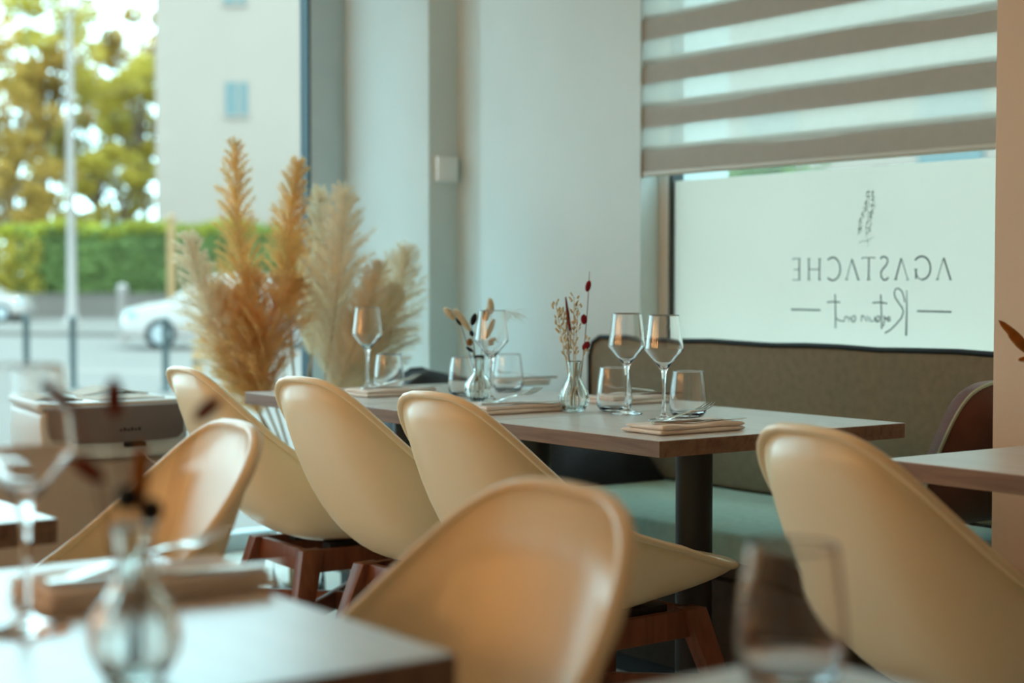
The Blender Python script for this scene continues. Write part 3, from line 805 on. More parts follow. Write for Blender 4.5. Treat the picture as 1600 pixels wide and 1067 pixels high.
def cutlery(kind, p, z, rz, label, tilt=0.0):
    global fk0, kn0
    if kind == 'fork':
        if fk0 is None: fk0 = fork_mesh().build('table_fork', 'steel', None); o = fk0
        else: o = fk0.copy(); COL.objects.link(o)
    else:
        if kn0 is None: kn0 = knife_mesh().build('table_knife', 'steel', None); o = kn0
        else: o = kn0.copy(); COL.objects.link(o)
    o.location = (p.x, p.y, z); o.rotation_euler = (tilt, 0, rz); o.scale = (1.12, 1.08, 1.0)
    tag(o, label, kind, 'polished table %s' % ('forks' if kind == 'fork' else 'knives'))
NZ = TOPZ + 0.0205
def setting(px, py, where, ly=0.235, lx=0.125, rz=0.0, seed=1, both=True, flip=0.0):
    c = PZ(px, py, TOPZ)
    napkin(c, ly, lx, rz, 'folded cream napkin %s' % where, 0.019, seed)
    cutlery('fork', Vector((c.x - 0.012, c.y + 0.012, 0)), NZ + 0.0115, rz + flip + 0.30, 'steel fork lying on the napkin %s' % where, 0.11)
    if both: cutlery('knife', Vector((c.x + 0.034, c.y + 0.012, 0)), NZ, rz + flip - 0.12, 'steel knife lying on the napkin %s' % where)
setting(1070, 673, 'at the front corner of the long table', seed=1)
setting(800, 643, 'in front of the bunny tail vase', seed=2)
setting(612, 617, 'beneath the tumbler by the pampas grass', seed=3)
setting(982, 629, 'behind the red flower vase on the banquette side', seed=4, flip=PI, ly=0.20)
setting(800, 602, 'behind the tumblers near the dark coat', seed=5, flip=PI, ly=0.20)
setting(225, 925, 'on the blurred foreground table', seed=6, ly=0.24, lx=0.12)

# vases -------------------------------------------------------------
def vase(p, label, round_=False, s=1.0):
    if round_:
        po = [(0.0005, 0), (0.020, 0), (0.030, 0.010), (0.0365, 0.026), (0.0355, 0.042), (0.026, 0.058), (0.015, 0.070), (0.0125, 0.085), (0.0135, 0.105), (0.017, 0.118)]
    else:
        po = [(0.0005, 0), (0.020, 0), (0.025, 0.006), (0.0340, 0.020), (0.0360, 0.034), (0.032, 0.050), (0.023, 0.064), (0.0155, 0.078), (0.0135, 0.092), (0.0140, 0.110), (0.0172, 0.118), (0.0176, 0.121)]
    pi_ = [(max(0.0005, r - 0.0022), max(z, 0.006)) for r, z in reversed(po)]
    am = [0.0014 * min(1, max(0, (r - 0.014) / 0.008)) if r > 0.014 and z < 0.075 and z > 0.003 else 0 for r, z in po] + [0] * len(pi_)
    mb = MB(); mb.lathe([(r * s, z * s) for r, z in po + pi_], 64, rib=16, ribamp=am)
    o = mb.build('bud_vase', 'vase_glass', None, autosmooth=False)
    o.location = (p.x, p.y, TOPZ + 0.0004); tag(o, label, 'vase', 'ribbed glass bud vases'); return o
v_near = PZ(897, 643, TOPZ); vase(v_near, 'ribbed glass bud vase holding red dried flowers')
v_mid = PZ(748, 626, TOPZ); vase(v_mid, 'round glass bud vase holding cream bunny tails', True)
v_fg = P(211, 1060, 1.28); v_fg = PZ(211, 1062, TOPZ); vase(v_fg, 'blurred glass bud vase on the bottom left foreground table')
v_rt = Vector((-1.72, 2.50, TOPZ)); vase(v_rt, 'glass bud vase on the table at the right edge')

def bez(a, b, bow, n=8):
    a = Vector(a); b = Vector(b); m_ = (a + b) / 2 + Vector(bow)
    return [(1 - t) ** 2 * a + 2 * t * (1 - t) * m_ + t * t * b for t in [i / n for i in range(n + 1)]]
def stem_thing(name, label, cat, base, tip, stem_mat='stalk', rad=0.0011, bow=(0, 0, 0.02), grp=None):
    t = thing(name, label, cat, (base.x, base.y, base.z), 0, grp)
    pts = bez((0, 0, 0), tip - base, bow)
    mb = MB(); mb.tube(pts, [rad * 1.2] * 4 + [rad] * 4 + [rad * 0.7], 6); mb.build('stem', stem_mat, t)
    return t, [p for p in pts]
def inbase(v, dx=0, dy=0): return Vector((v.x + dx, v.y + dy, TOPZ + 0.010))
def pw(px, py, v, dy=0.0):            # pixel at the vase's distance (plus an offset in depth)
    d = (Vector((v.x, v.y, 0))).dot(FWD) + dy
    return P(px, py, d)
rg = random.Random(21)
def fuzzy_head(t, base, a, b, rad, m, name='flower_head', hairs=220, hl=0.004, seed=1):
    """a soft seed head between world points a and b with fine bristles"""
    r_ = random.Random(seed); a = a - base; b = b - base
    ax = (b - a); L = ax.length; ax.normalize()
    mb = MB(); mb.ellipsoid((a + b) / 2, ax, L, rad, 10, 9)
    s1 = ax.orthogonal().normalized(); s2 = ax.cross(s1)
    for k in range(hairs):
        u = r_.uniform(-0.95, 1); an = r_.uniform(0, 2 * PI)
        rr = rad * math.sqrt(max(0.05, 1 - u * u)) * 0.9
        o_ = s1 * math.cos(an) + s2 * math.sin(an)
        p = (a + b) / 2 + ax * (u * L / 2) + o_ * rr
        e = p + (o_ * 0.7 + ax * 0.9).normalized() * hl * r_.uniform(0.6, 1.5)
        w = o_.cross(ax) * 0.00035
        mb.add([p - w, p + w, e], [(0, 1, 2)])
    return mb.build(name, m, t, autosmooth=False)

# near vase: red flowers on one tall stem, rust spike, cream oat sprigs
b0 = inbase(v_near, 0.004, 0.004)
t, pts = stem_thing('dried_red_flower', 'tall thin stem with three crimson oval flower heads', 'dried flower', b0, pw(921, 424, v_near), 'rust_flower', 0.0009, (0.0, 0.012, 0.0), 'red dried flowers')
for i, (x0, y0, x1, y1, r) in enumerate([(917, 456, 921, 438, 0.0068), (913, 507, 912, 491, 0.0082), (911, 547, 920, 534, 0.0082)]):
    fuzzy_head(t, b0, pw(x0, y0, v_near), pw(x1, y1, v_near), r, 'red_flower', 'flower_head', 120, 0.0022, i)
b1 = inbase(v_near, -0.005, 0.0)
t, pts = stem_thing('dried_spike', 'rust red catkin spike between the cream oat sprigs', 'dried flower', b1, pw(884, 466, v_near), 'rust_flower', 0.0010, (-0.004, 0, 0.01), 'red dried flowers')
mb = MB()
for k in range(16):
    f = k / 15.0; c = pw(884 + 7 * f, 466 + 52 * f, v_near) - b1
    mb.ellipsoid(c, (0.2, 0.1, 1), 0.008, 0.0016 + 0.0034 * min(1, f * 2.2) * (1 - 0.35 * f), 8, 5)
mb.build('catkin', 'rust_flower', t)
def oat(v, tipx, tipy, label, seed, dd=0.0, dx=0.0, n=30, m='straw', span=0.55):
    r_ = random.Random(seed); b_ = inbase(v, dx, -dx)
    tip = pw(tipx, tipy, v, dd)
    t, pts = stem_thing('dried_oat', label, 'dried grass', b_, tip, 'straw', 0.0009, (r_.uniform(-0.006, 0.006), 0, 0.01), 'cream dried oat sprigs')
    mb = MB()
    for k in range(n):
        f = 1 - span * k / n
        i = f * (len(pts) - 1); i0 = min(int(i), len(pts) - 2); p = pts[i0].lerp(pts[i0 + 1], i - i0)
        an = r_.uniform(0, 2 * PI); o_ = RIGHT * math.cos(an) + FWD * math.sin(an)
        e = p + o_ * r_.uniform(0.004, 0.011) + Vector((0, 0, r_.uniform(0.002, 0.010)))
        mb.tube([p, e], 0.00035, 4)
        mb.ellipsoid(e, (o_ * 0.5 + Vector((0, 0, 0.8))), r_.uniform(0.009, 0.013), r_.uniform(0.0019, 0.0028), 6, 5)
    mb.build('spikelets', m, t)
oat(v_near, 868, 472, 'cream oat sprig leaning left in the red flower vase', 1, 0.0, -0.003)
oat(v_near, 876, 484, 'short cream oat sprig left of the rust spike', 2, 0.012, -0.001)
oat(v_near, 897, 464, 'upright cream oat sprig right of the rust spike', 3, -0.01, 0.002)
oat(v_near, 903, 478, 'cream oat sprig beside the crimson flower stem', 4, 0.01, 0.003, 14)
oat(v_near, 916, 532, 'short cream oat sprig under the crimson flower', 5, 0.0, 0.004, 8, span=0.3)

# middle vase: bunny tails, dark leaves, tan ball, wispy grass
def bunny(v, a, b_, label, seed, rad=0.0075, dd=0.0, m='bunny'):
    bs = inbase(v, random.Random(seed).uniform(-0.006, 0.006), 0.0)
    A_ = pw(a[0], a[1], v, dd); B_ = pw(b_[0], b_[1], v, dd)
    t, pts = stem_thing('bunny_tail', label, 'dried flower', bs, A_, 'straw', 0.0007, (0, 0, 0.015), 'cream bunny tail grasses')
    fuzzy_head(t, bs, A_, B_, rad * 1.15, m, 'flower_head', 900, 0.006, seed)
bunny(v_mid, (711, 500), (695, 482), 'cream bunny tail at the far left of the middle vase', 1)
bunny(v_mid, (736, 518), (710, 483), 'long cream bunny tail second from left in the middle vase', 2, 0.0072)
bunny(v_mid, (768, 492), (766, 467), 'upright cream bunny tail, highest in the middle vase', 3, 0.0075, 0.02)
bunny(v_mid, (758, 502), (763, 482), 'cream bunny tail seen through the wine glass', 4, 0.0072, 0.03)
bunny(v_mid, (758, 530), (772, 500), 'drooping cream bunny tail behind the wine glass bowl', 5, 0.0068, 0.03)
bunny(v_mid, (762, 540), (774, 530), 'lowest cream bunny tail behind the wine glass bowl', 6, 0.007, 0.02)
def leaf_stem(v, a, b_, rad, label, seed, name='dark_leaf', m='navy_leaf', dd=0.0, flat=True):
    bs = inbase(v, random.Random(seed).uniform(-0.005, 0.005), 0.003)
    A_ = pw(a[0], a[1], v, dd); B_ = pw(b_[0], b_[1], v, dd)
    t, pts = stem_thing(name, label, 'dried leaf', bs, A_, 'navy_leaf', 0.0007, (0, 0, 0.012), 'dark dried leaves')
    mb = MB(); mb.ellipsoid((A_ + B_) / 2 - bs, B_ - A_, (B_ - A_).length, rad, 10, 8, 0.8); mb.build('leaf_blade', m, t)
leaf_stem(v_mid, (737, 509), (743, 489), 0.0085, 'large dark navy leaf left of the wine glass rim', 1)
leaf_stem(v_mid, (721, 509), (712, 497), 0.0045, 'small dark leaf between the two leftmost bunny tails', 2)
leaf_stem(v_mid, (739, 526), (735, 516), 0.0062, 'round dark leaf above the tan seed ball', 3)
leaf_stem(v_mid, (740, 550), (728, 542), 0.0048, 'small dark leaf low on the left of the middle vase', 4)
leaf_stem(v_mid, (754, 500), (757, 484), 0.0050, 'dark leaf hidden behind the wine glass rim', 5, dd=0.03)
bs = inbase(v_mid, 0.002, 0)
t, pts = stem_thing('seed_ball', 'fuzzy tan seed ball on the left of the middle vase', 'dried flower', bs, pw(737, 542, v_mid), 'stalk', 0.0007)
fuzzy_head(t, bs, pw(734, 541, v_mid), pw(734, 529, v_mid), 0.0085, 'tan_ball', 'flower_head', 300, 0.003, 9)
bs = inbase(v_mid, 0.004, 0)
t, pts = stem_thing('feather_grass', 'wispy white feather grass leaning right from the middle vase', 'dried grass', bs, pw(800, 490, v_mid, 0.04), 'straw', 0.0005, (0, 0, 0.05))
mb = MB(); r_ = random.Random(4)
for k in range(46):
    c = pw(782 + r_.uniform(0, 26), 486 + r_.uniform(-3, 10), v_mid, 0.04) - bs
    e = c + RIGHT * r_.uniform(0.008, 0.034) + Vector((0, 0, r_.uniform(-0.028, 0.004)))
    mb.tube([c, (c + e) / 2 + Vector((0, 0, 0.003)), e], 0.00022, 4)
mb.build('awns', 'straw', t)

# foreground vase: dark balls and rust spikes
def fg_spike(a, b_, rad, label, seed, m='rust_flower', dd=0.0):
    bs = inbase(v_fg, random.Random(seed).uniform(-0.005, 0.005), random.Random(seed + 1).uniform(-0.005, 0.005))
    A_ = pw(a[0], a[1], v_fg, dd); B_ = pw(b_[0], b_[1], v_fg, dd)
    t, pts = stem_thing('dried_spike', label, 'dried flower', bs, A_, 'rust_flower', 0.0008, (0, 0, 0.02), 'dried flowers in the foreground vase')
    fuzzy_head(t, bs, A_, B_, rad, m, 'flower_head', 260, 0.003, seed)
fg_spike((180, 655), (177, 590), 0.0072, 'upright rust flower spike, tallest in the foreground vase', 1, dd=0.02)
fg_spike((303, 658), (343, 622), 0.0066, 'rust flower spike leaning far right in the foreground', 2, dd=0.04)
fg_spike((163, 752), (112, 715), 0.0070, 'rust flower spike leaning left in the foreground', 3, dd=-0.02)
fg_spike((120, 645), (66, 598), 0.0052, 'thin dark flower spike at the far left of the foreground vase', 4, dd=0.03)
fg_spike((216, 800), (221, 690), 0.0066, 'brown flower spike rising straight from the foreground vase', 5, 'amber_flower', 0.01)
for i, (x, y, lb) in enumerate([(199, 778, 'blurred navy seed ball, left of two in the foreground'), (236, 798, 'blurred navy seed ball, right of two in the foreground')]):
    bs = inbase(v_fg, -0.003 + 0.006 * i, 0.002)
    t, pts = stem_thing('seed_ball', lb, 'dried flower', bs, pw(x, y + 14, v_fg), 'navy_leaf', 0.0008, grp='dried flowers in the foreground vase')
    fuzzy_head(t, bs, pw(x, y + 20, v_fg), pw(x, y - 20, v_fg), 0.0095, 'navy_leaf', 'flower_head', 120, 0.002, i)
# right edge flower
bs = inbase(v_rt, 0, 0)
t, pts = stem_thing('amber_flower', 'amber dried flower poking in at the right edge before the tan pier', 'dried flower', bs, pw(1612, 552, v_rt), 'stalk', 0.0009, (0, 0, 0.03))
for (a, b_, r) in (((1612, 548), (1560, 500), 0.008), ((1612, 556), (1574, 520), 0.007), ((1608, 560), (1590, 562), 0.004)):
    A_, B_ = pw(*a, v_rt), pw(*b_, v_rt)
    mb = MB(); mb.ellipsoid((A_ + B_) / 2 - bs, B_ - A_, (B_ - A_).length, r, 10, 8, 0.75); mb.build('petal', 'amber_flower', t)
    mb = MB(); mb.tube([A_ - bs + Vector((0, 0, r * 0.2)), (A_ + B_) / 2 - bs + Vector((0, 0, -r * 1.02)), B_ - bs], 0.0016, 5); mb.build('petal_fringe', 'bunny', t)

# ================================================================== PAMPAS GRASS
PB = PZ(466, 930, 0.0)
fv = thing('floor_vase', 'tall clear glass floor vase holding the pampas grass', 'vase', (PB.x, PB.y, 0))
po = [(0.0005, 0), (0.085, 0), (0.095, 0.01), (0.085, 0.12), (0.062, 0.30), (0.055, 0.36), (0.070, 0.42)]
pi_ = [(max(0.0005, r - 0.004), max(z, 0.012)) for r, z in reversed(po)]
mb = MB(); mb.lathe(po + pi_, 40); mb.build('vase_body', 'glass', fv, autosmooth=False)
pd = PB.dot(FWD)
plumes = [  # tip, plume start, depth offset, half width m, material, hairs, label
 ((368, 225), (408, 560), -0.05, 0.075, 'pampas_gold', 'tall golden pampas plume, second from the left and highest'),
 ((466, 255), (452, 500), 0.05, 0.062, 'pampas_gold', 'golden pampas plume just right of the highest one'),
 ((538, 298), (508, 590), -0.02, 0.115, 'pampas_pale', 'broad whitish pampas plume in front of the window jamb'),
 ((294, 372), (385, 610), -0.12, 0.085, 'pampas_pale', 'pale pampas plume leaning furthest left over the street'),
 ((458, 440), (418, 640), -0.16, 0.140, 'pampas_brown', 'dense brown pampas plume low in the front of the bunch'),
 ((636, 392), (555, 610), 0.10, 0.105, 'pampas_pale', 'pale pampas plume leaning furthest right against the pilaster'),
 ((592, 415), (518, 630), -0.08, 0.075, 'pampas_pale', 'cream pampas plume right of the bunch behind the wine glass'),
 ((338, 450), (398, 630), -0.06, 0.085, 'pampas_gold', 'golden pampas plume low on the left of the bunch'),
 ((612, 452), (545, 620), 0.02, 0.100, 'pampas_pale', 'beige pampas plume low on the right behind the wine glass'),
 ((500, 300), (486, 560), 0.14, 0.080, 'pampas_pale', 'pale pampas plume standing at the back beside the window frame'),
 ((395, 430), (408, 650), -0.10, 0.105, 'pampas_gold', 'golden brown pampas plume in the middle of the bunch'),
]
for i, (tp, st, dd, hw, mname, lb) in enumerate(plumes):
    r_ = random.Random(100 + i)
    an = 2 * PI * i / len(plumes)
    base = Vector((PB.x + 0.03 * math.cos(an), PB.y + 0.03 * math.sin(an), 0.015))
    S = P(st[0], st[1], pd + dd * 0.7); E = P(tp[0], tp[1], pd + dd)
    t = thing('pampas_plume', lb, 'pampas grass', base, 0, 'pampas plumes in the floor vase')
    neck = Vector((PB.x + 0.022 * math.cos(an), PB.y + 0.022 * math.sin(an), 0.36))
    low = [base.lerp(neck, k / 4.0) for k in range(4)]
    ctrl = S + (S - neck) * 0.35
    seg = [neck.lerp(S, k / 6.0) for k in range(7)]
    N = 22
    dirS = (S - neck).normalized()
    Lp = (E - S).length
    mid = S + dirS * Lp * 0.45
    spine = [(1 - u) ** 2 * S + 2 * u * (1 - u) * mid + u * u * E for u in [k / N for k in range(N + 1)]]
    mb = MB(); pts = [p - base for p in low + seg + spine[1:]]
    mb.tube(pts, [0.0042] * len(low + seg) + [0.0035 * (1 - 0.8 * k / N) for k in range(N)], 6); mb.build('stalk', 'stalk', t)
    mb = MB()
    NB, NH = int(110 + 760 * hw), 108
    for k in range(NB):
        u = (k + r_.random()) / NB * 0.985
        ii = u * N; i0 = min(int(ii), N - 1); p = spine[i0].lerp(spine[i0 + 1], ii - i0)
        tg = (spine[i0 + 1] - spine[i0]).normalized()
        s1 = tg.orthogonal().normalized(); s2 = tg.cross(s1); a = k * 2.39996 + r_.uniform(-0.4, 0.4); o_ = s1 * math.cos(a) + s2 * math.sin(a)
        env = 1.25 * hw * (0.40 + 0.60 * min(1, u / 0.30) ** 0.8) * (1 - u) ** 0.62 + 0.010
        ln = env * r_.uniform(0.75, 1.25)
        up = ln * r_.uniform(0.9, 1.5) + 0.015
        q1 = p + o_ * ln * 0.50 + tg * up * 0.60
        q2 = p + o_ * ln + tg * up * 0.92 - Vector((0, 0, 0.25 * ln * r_.random()))
        for h_ in range(NH):
            f = r_.uniform(0.05, 1.0)
            c = (1 - f) ** 2 * p + 2 * f * (1 - f) * q1 + f * f * q2
            dr = (q2 - p).normalized() + Vector((r_.gauss(0, 0.55), r_.gauss(0, 0.55), r_.gauss(0, 0.45)))
            dr.normalize()
            e = c + dr * r_.uniform(0.018, 0.045) * (0.3 + 0.7 * (1 - u) ** 0.5)
            w = dr.orthogonal().normalized() * r_.uniform(0.0004, 0.0008)
            c = c - base
            mb.add([c - w, c + w, e - base], [(0, 1, 2)])
    mb.build('plume', mname, t, smooth=False)

# ================================================================== PRINTER ON A LOW CABINET
PXF = -4.36
yl = PX(97, 660, PXF).y; yr = PX(287, 660, PXF).y; ztp = PX(190, 634, PXF).z; zbt = PX(190, 690, PXF).z
cb = thing('low_cabinet', 'plain beige low cabinet carrying the printer by the street window', 'cabinet', (0, 0, 0))
b = MB(); b.box(PXF - 0.50, PXF - 0.02, yl - 0.22, yr + 0.05, 0.06, 0.56); b.build('carcass', 'cabinet', cb, bevel=0.004)
b = MB(); b.box(PXF - 0.0195, PXF - 0.002, yl - 0.215, yr + 0.045, 0.07, 0.55); b.build('door', 'cabinet', cb, bevel=0.002)
b = MB(); b.box(PXF - 0.46, PXF - 0.05, yl - 0.18, yr + 0.01, 0.0, 0.06); b.build('plinth', 'black_metal', cb)
pr = thing('printer', 'white desktop printer with taupe front panel by the street window', 'printer', (0, 0, 0))
b = MB(); b.box(PXF - 0.42, PXF - 0.008, yl - 0.03, yr + 0.02, 0.5605, ztp - 0.012); b.build('body', 'printer_white', pr, bevel=0.018, seg=4)
lid = MB(); lid.box(PXF - 0.43, PXF - 0.02, yl - 0.035, yr + 0.025, ztp - 0.011, ztp + 0.012); lid.build('lid', 'printer_white', pr, bevel=0.008, seg=3)
pf = MB(); ring = [(yl + 0.0, ztp - 0.002)]
hh = ztp - zbt
out = [(yl - 0.002, ztp), (yl + 0.012, zbt + 0.02), (yl + 0.03, zbt + 0.002)]
for k in range(1, 10):
    f = k / 10.0; out.append((yl + 0.03 + (yr - yl - 0.05) * f, zbt + 0.002 - 0.004 * math.sin(f * PI)))
out += [(yr - 0.02, zbt + 0.004), (yr - 0.003, zbt + 0.018), (yr + 0.002, ztp)]
pf.loft([[(PXF - 0.012, y, z_) for y, z_ in out], [(PXF + 0.006, y, z_) for y, z_ in out]]); fp = pf.build('front_panel', 'printer_dark', pr, bevel=0.002)
b = MB(); ymid = (yl + yr) / 2
for k in range(6):
    b.box(PXF + 0.0062, PXF + 0.0068, ymid - 0.03 + 0.011 * k + 0.014, ymid - 0.03 + 0.011 * k + 0.021, zbt + 0.030, zbt + 0.036 + 0.003 * (k % 2))
b.build('brand_mark', 'piping', fp, smooth=False)
b = MB(); b.box(PXF - 0.01, PXF + 0.012, ymid + 0.0, ymid + 0.06, zbt - 0.016, zbt - 0.003); b.build('catch', 'piping', pr, bevel=0.003)
mb = MB(); mb.tube([(PXF + 0.004, ymid + 0.03, zbt - 0.012), (PXF + 0.02, ymid + 0.06, zbt - 0.05), (PXF + 0.014, ymid + 0.10, zbt - 0.075)], 0.002, 6); mb.build('cable', 'switch', pr)
for k in range(3):
    o = thing('paper_stack', ['curled menu sheets at the back of the printer lid', 'printed leaflet on the left of the printer lid', 'white paper sheet across the middle of the printer lid'][k], 'paper', (0, 0, ztp + 0.0125))
    mb = MB()
    x0, x1, y0, y1 = [(PXF - 0.42, PXF - 0.27, ymid - 0.02, yr + 0.01), (PXF - 0.34, PXF - 0.10, yl - 0.02, yl + 0.10), (PXF - 0.24, PXF - 0.06, yl + 0.13, yr - 0.03)][k]
    n = 10; rings = []
    for i in range(n + 1):
        y = y0 + (y1 - y0) * i / n; c = [0.018, 0.010, 0.002][k] * math.sin(PI * i / n) ** 2
        rings.append([(x0, y, c), (x1, y, c * 0.7), (x1, y, c * 0.7 + 0.003), (x0, y, c + 0.003)])
    mb.loft(rings); mb.build('sheets', 'paper', o)

# ================================================================== THE STREET
GZ = -0.30
structure(box_obj('pavement', 'pavement', -60, -6.05, -60, 60, GZ - 0.2, GZ), 'pale pavement outside the street window')
structure(box_obj('road', 'asphalt', -230, -60.01, -230, 230, GZ - 0.2, GZ - 0.001), 'grey street surface')
structure(box_obj('pavement_side', 'pavement', -6.05, 60, 4.0, 60, GZ - 0.2, GZ), 'pale pavement outside the side window')
def along(px, py0, d): 
    p = P(px, 440, d); return Vector((p.x, p.y, GZ))
def strip(name, a, b_, wid, h, m, label):
    d = (b_ - a).normalized(); n = Vector((-d.y, d.x, 0)) * wid / 2
    mb = MB(); mb.loft([[e + n, e - n, e - n + Vector((0, 0, h)), e + n + Vector((0, 0, h))] for e in (a, b_)])
    return structure(mb.build(name, m, smooth=False), label)
strip('road_line', along(-300, 0, 27), along(500, 0, 23.5), 0.5, 0.004, 'line', 'pale painted line across the street')
strip('kerb', along(-300, 0, 43), along(500, 0, 39), 0.25, 0.10, 'low_wall', 'dark kerb across the street')
def facing(t, rz=0.0): t.rotation_euler = (0, 0, math.atan2(RIGHT.y, RIGHT.x) + rz)
# low wall + hedge (local x = image right, local y = away)
lw = thing('street_wall', 'low grey brown wall under the hedge across the street', 'wall', along(200, 0, 62)); facing(lw)
b = MB(); b.box(-13, 13, -0.15, 0.15, 0, 0.86); b.build('wall_body', 'low_wall', lw, smooth=False)
b = MB(); b.box(-13, 13, -0.20, 0.20, 0.86, 0.92); b.build('coping', 'low_wall', lw, smooth=False)
def leaves(mb, centers, n, size, rg, flat=0.0):
    for k in range(n):
        c, rx, ry, rz_ = centers[rg.randrange(len(centers))]
        while True:
            u = Vector((rg.uniform(-1, 1), rg.uniform(-1, 1), rg.uniform(-1, 1)))
            if u.length <= 1: break
        p = Vector(c) + Vector((u.x * rx, u.y * ry, u.z * rz_))
        a = Vector((rg.gauss(0, 1), rg.gauss(0, 1), rg.gauss(0, 1))).normalized(); b_ = a.orthogonal().normalized()
        s = size * rg.uniform(0.6, 1.4)
        mb.add([p - a * s, p + b_ * s * 0.55, p + a * s, p - b_ * s * 0.55], [(0, 1, 2, 3)])
hg = thing('hedge', 'clipped green hedge above the low street wall', 'hedge', along(200, 0, 63.2)); facing(hg)
r_ = random.Random(8)
mb = MB(); mb.box(-4.0, 8.5, -0.3, 0.5, 0.0, 3.2); mb.build('hedge_core', 'hedge', hg, smooth=False)
mb = MB()
leaves(mb, [((x * 0.5, -0.1, 0.7 + 0.42 * z), 0.45, 0.55, 0.4) for x in range(-8, 17) for z in range(0, 7)], 14000, 0.11, r_)
mb.build('foliage', 'hedge', hg, smooth=False)
mb = MB(); leaves(mb, [((x * 0.5, -0.1, 3.35 + 0.12 * math.sin(x)), 0.45, 0.5, 0.32) for x in range(-9, 12)], 3500, 0.11, r_); mb.build('new_growth', 'hedge_top', hg, smooth=False)
sb = thing('shrub', 'yellow green loose shrub at the left end of the hedge', 'shrub', along(30, 0, 63)); facing(sb)
mb = MB(); leaves(mb, [((x * 0.6, 0, 0.7 + 0.5 * z), 0.5, 0.6, 0.5) for x in range(-6, 2) for z in range(0, 5)], 5000, 0.12, r_); mb.build('foliage', 'leaf_lime', sb, smooth=False)
for k in range(4):
    pass
mb = MB()
for x in (-2.5, -1.0, 0.3): mb.tube([(x, 0, 0), (x + 0.1, 0, 1.2), (x, 0.1, 2.4)], [0.06, 0.04, 0.02], 6)
mb.build('stems', 'bark', sb)
# apartment block
bd = thing('apartment_block', 'cream rendered apartment block behind the hedge', 'building', along(245, 0, 68)); facing(bd, 0.0)
b = MB(); b.box(0, 16, 0, 10, 0, 14.4); b.build('wall', 'facade', bd, smooth=False)
b = MB(); b.box(-0.2, 16.2, -0.2, 10.2, 14.4, 14.8); b.build('roof_slab', 'facade', bd, smooth=False)
sc = 68 / 2560.0
for (px0, px1, py0, py1) in ((354, 389, 130, 182), (352, 387, -46, 9)):
    for kx in (0, 1):
        x0 = (px0 - 245) * sc + kx * 7.0; x1 = (px1 - 245) * sc + kx * 7.0
        z0 = CAM_H - GZ + (440 - py1) * sc; z1 = CAM_H - GZ + (440 - py0) * sc
        b = MB(); b.box(x0, x1, -0.04, 0.02, z0, z1); wnd = b.build('window', 'window_dark', bd, smooth=False)
        b = MB(); b.box(x0 + (x1 - x0) * 0.55, x0 + (x1 - x0) * 0.63, -0.07, -0.041, z0, z1); b.build('mullion', 'facade', wnd, smooth=False)
        b = MB(); b.box(x0 - 0.05, x1 + 0.05, -0.10, -0.041, z0 - 0.08, z0); b.build('sill', 'facade', wnd, smooth=False)
# trees
def tree(px, d, zc, rad, m, label, seed, n=4300, size=0.15, px2=None):
    r2 = random.Random(seed)
    t = thing('autumn_tree', label, 'tree', along(px, 0, d), 0, 'autumn trees beyond the hedge'); facing(t)
    br = [(0, 0, 0)]
    mb = MB(); mb.tube([(0, 0, 0), (0.1, 0, zc * 0.4), (0, 0, zc * 0.7), (0.1, 0, zc)], [0.22, 0.18, 0.13, 0.06], 8); mb.build('trunk', 'bark', t)
    cents = []
    mb = MB()
    for k in range(20):
        a = r2.uniform(0, 2 * PI); rr = rad * r2.uniform(0.25, 0.9); h = zc + rad * r2.uniform(-0.95, 0.95)
        c = (rr * math.cos(a), rr * 0.8 * math.sin(a), h); s = rad * r2.uniform(0.20, 0.36)
        cents.append((c, s, s, s * 0.75))
        mb.tube([(0.05, 0, zc * 0.62), (c[0] * 0.5, c[1] * 0.5, (zc * 0.62 + h) / 2 + 0.2), c], [0.08, 0.05, 0.02], 5)
    mb.build('branches', 'bark', t)
    mb = MB(); leaves(mb, cents, n, size, r2); mb.build('foliage', m, t, smooth=False)
tree(15, 76, 8.8, 3.4, 'leaf_gold', 'golden brown autumn tree at the far left of the window', 1)
tree(150, 84, 8.2, 3.2, 'leaf_olive', 'olive autumn tree behind the street lamp', 2)
tree(225, 80, 9.6, 2.6, 'leaf_lime', 'yellow green tree touching the apartment block', 3)
tree(-80, 72, 9.0, 4.0, 'leaf_gold', 'golden tree cut off by the left edge', 4)
tree(90, 90, 5.6, 2.6, 'leaf_olive', 'low olive tree left of the street lamp above the hedge', 5, 2600)
tree(190, 74, 5.2, 2.2, 'leaf_lime', 'small yellow green tree right of the street lamp above the hedge', 7, 2600)
tree(20, 70, 5.4, 2.2, 'leaf_gold', 'small golden tree at far left above the shrub', 8, 2600)
tree(205, 86, 12.6, 3.2, 'leaf_gold', 'tall golden tree rising beside the apartment block', 9, 4200)
tree(70, 78, 12.5, 3.0, 'leaf_lime', 'tall yellow tree reaching above the left end of the window', 6, 3000)
# street lamp
lp = thing('street_lamp', 'tall pale street lamp post across the street', 'lamp post', along(112, 0, 50)); facing(lp)
b = MB(); b.lathe([(0.17, 0), (0.17, 0.5), (0.14, 0.55), (0.125, 3), (0.10, 9.5)], 16); b.build('post', 'post_white', lp)
b = MB(); b.lathe([(0.30, 0), (0.30, 0.12), (0.18, 0.3)], 16); b.build('base', 'post_white', lp)
b = MB(); b.tube([(0, 0, 9.4), (0.3, 0, 9.9), (1.4, 0, 10.0)], 0.06, 8); b.build('arm', 'post_white', lp)
b = MB(); b.box(1.3, 1.9, -0.12, 0.12, 9.93, 10.05); b.build('lamp_head', 'post_white', lp, bevel=0.03)
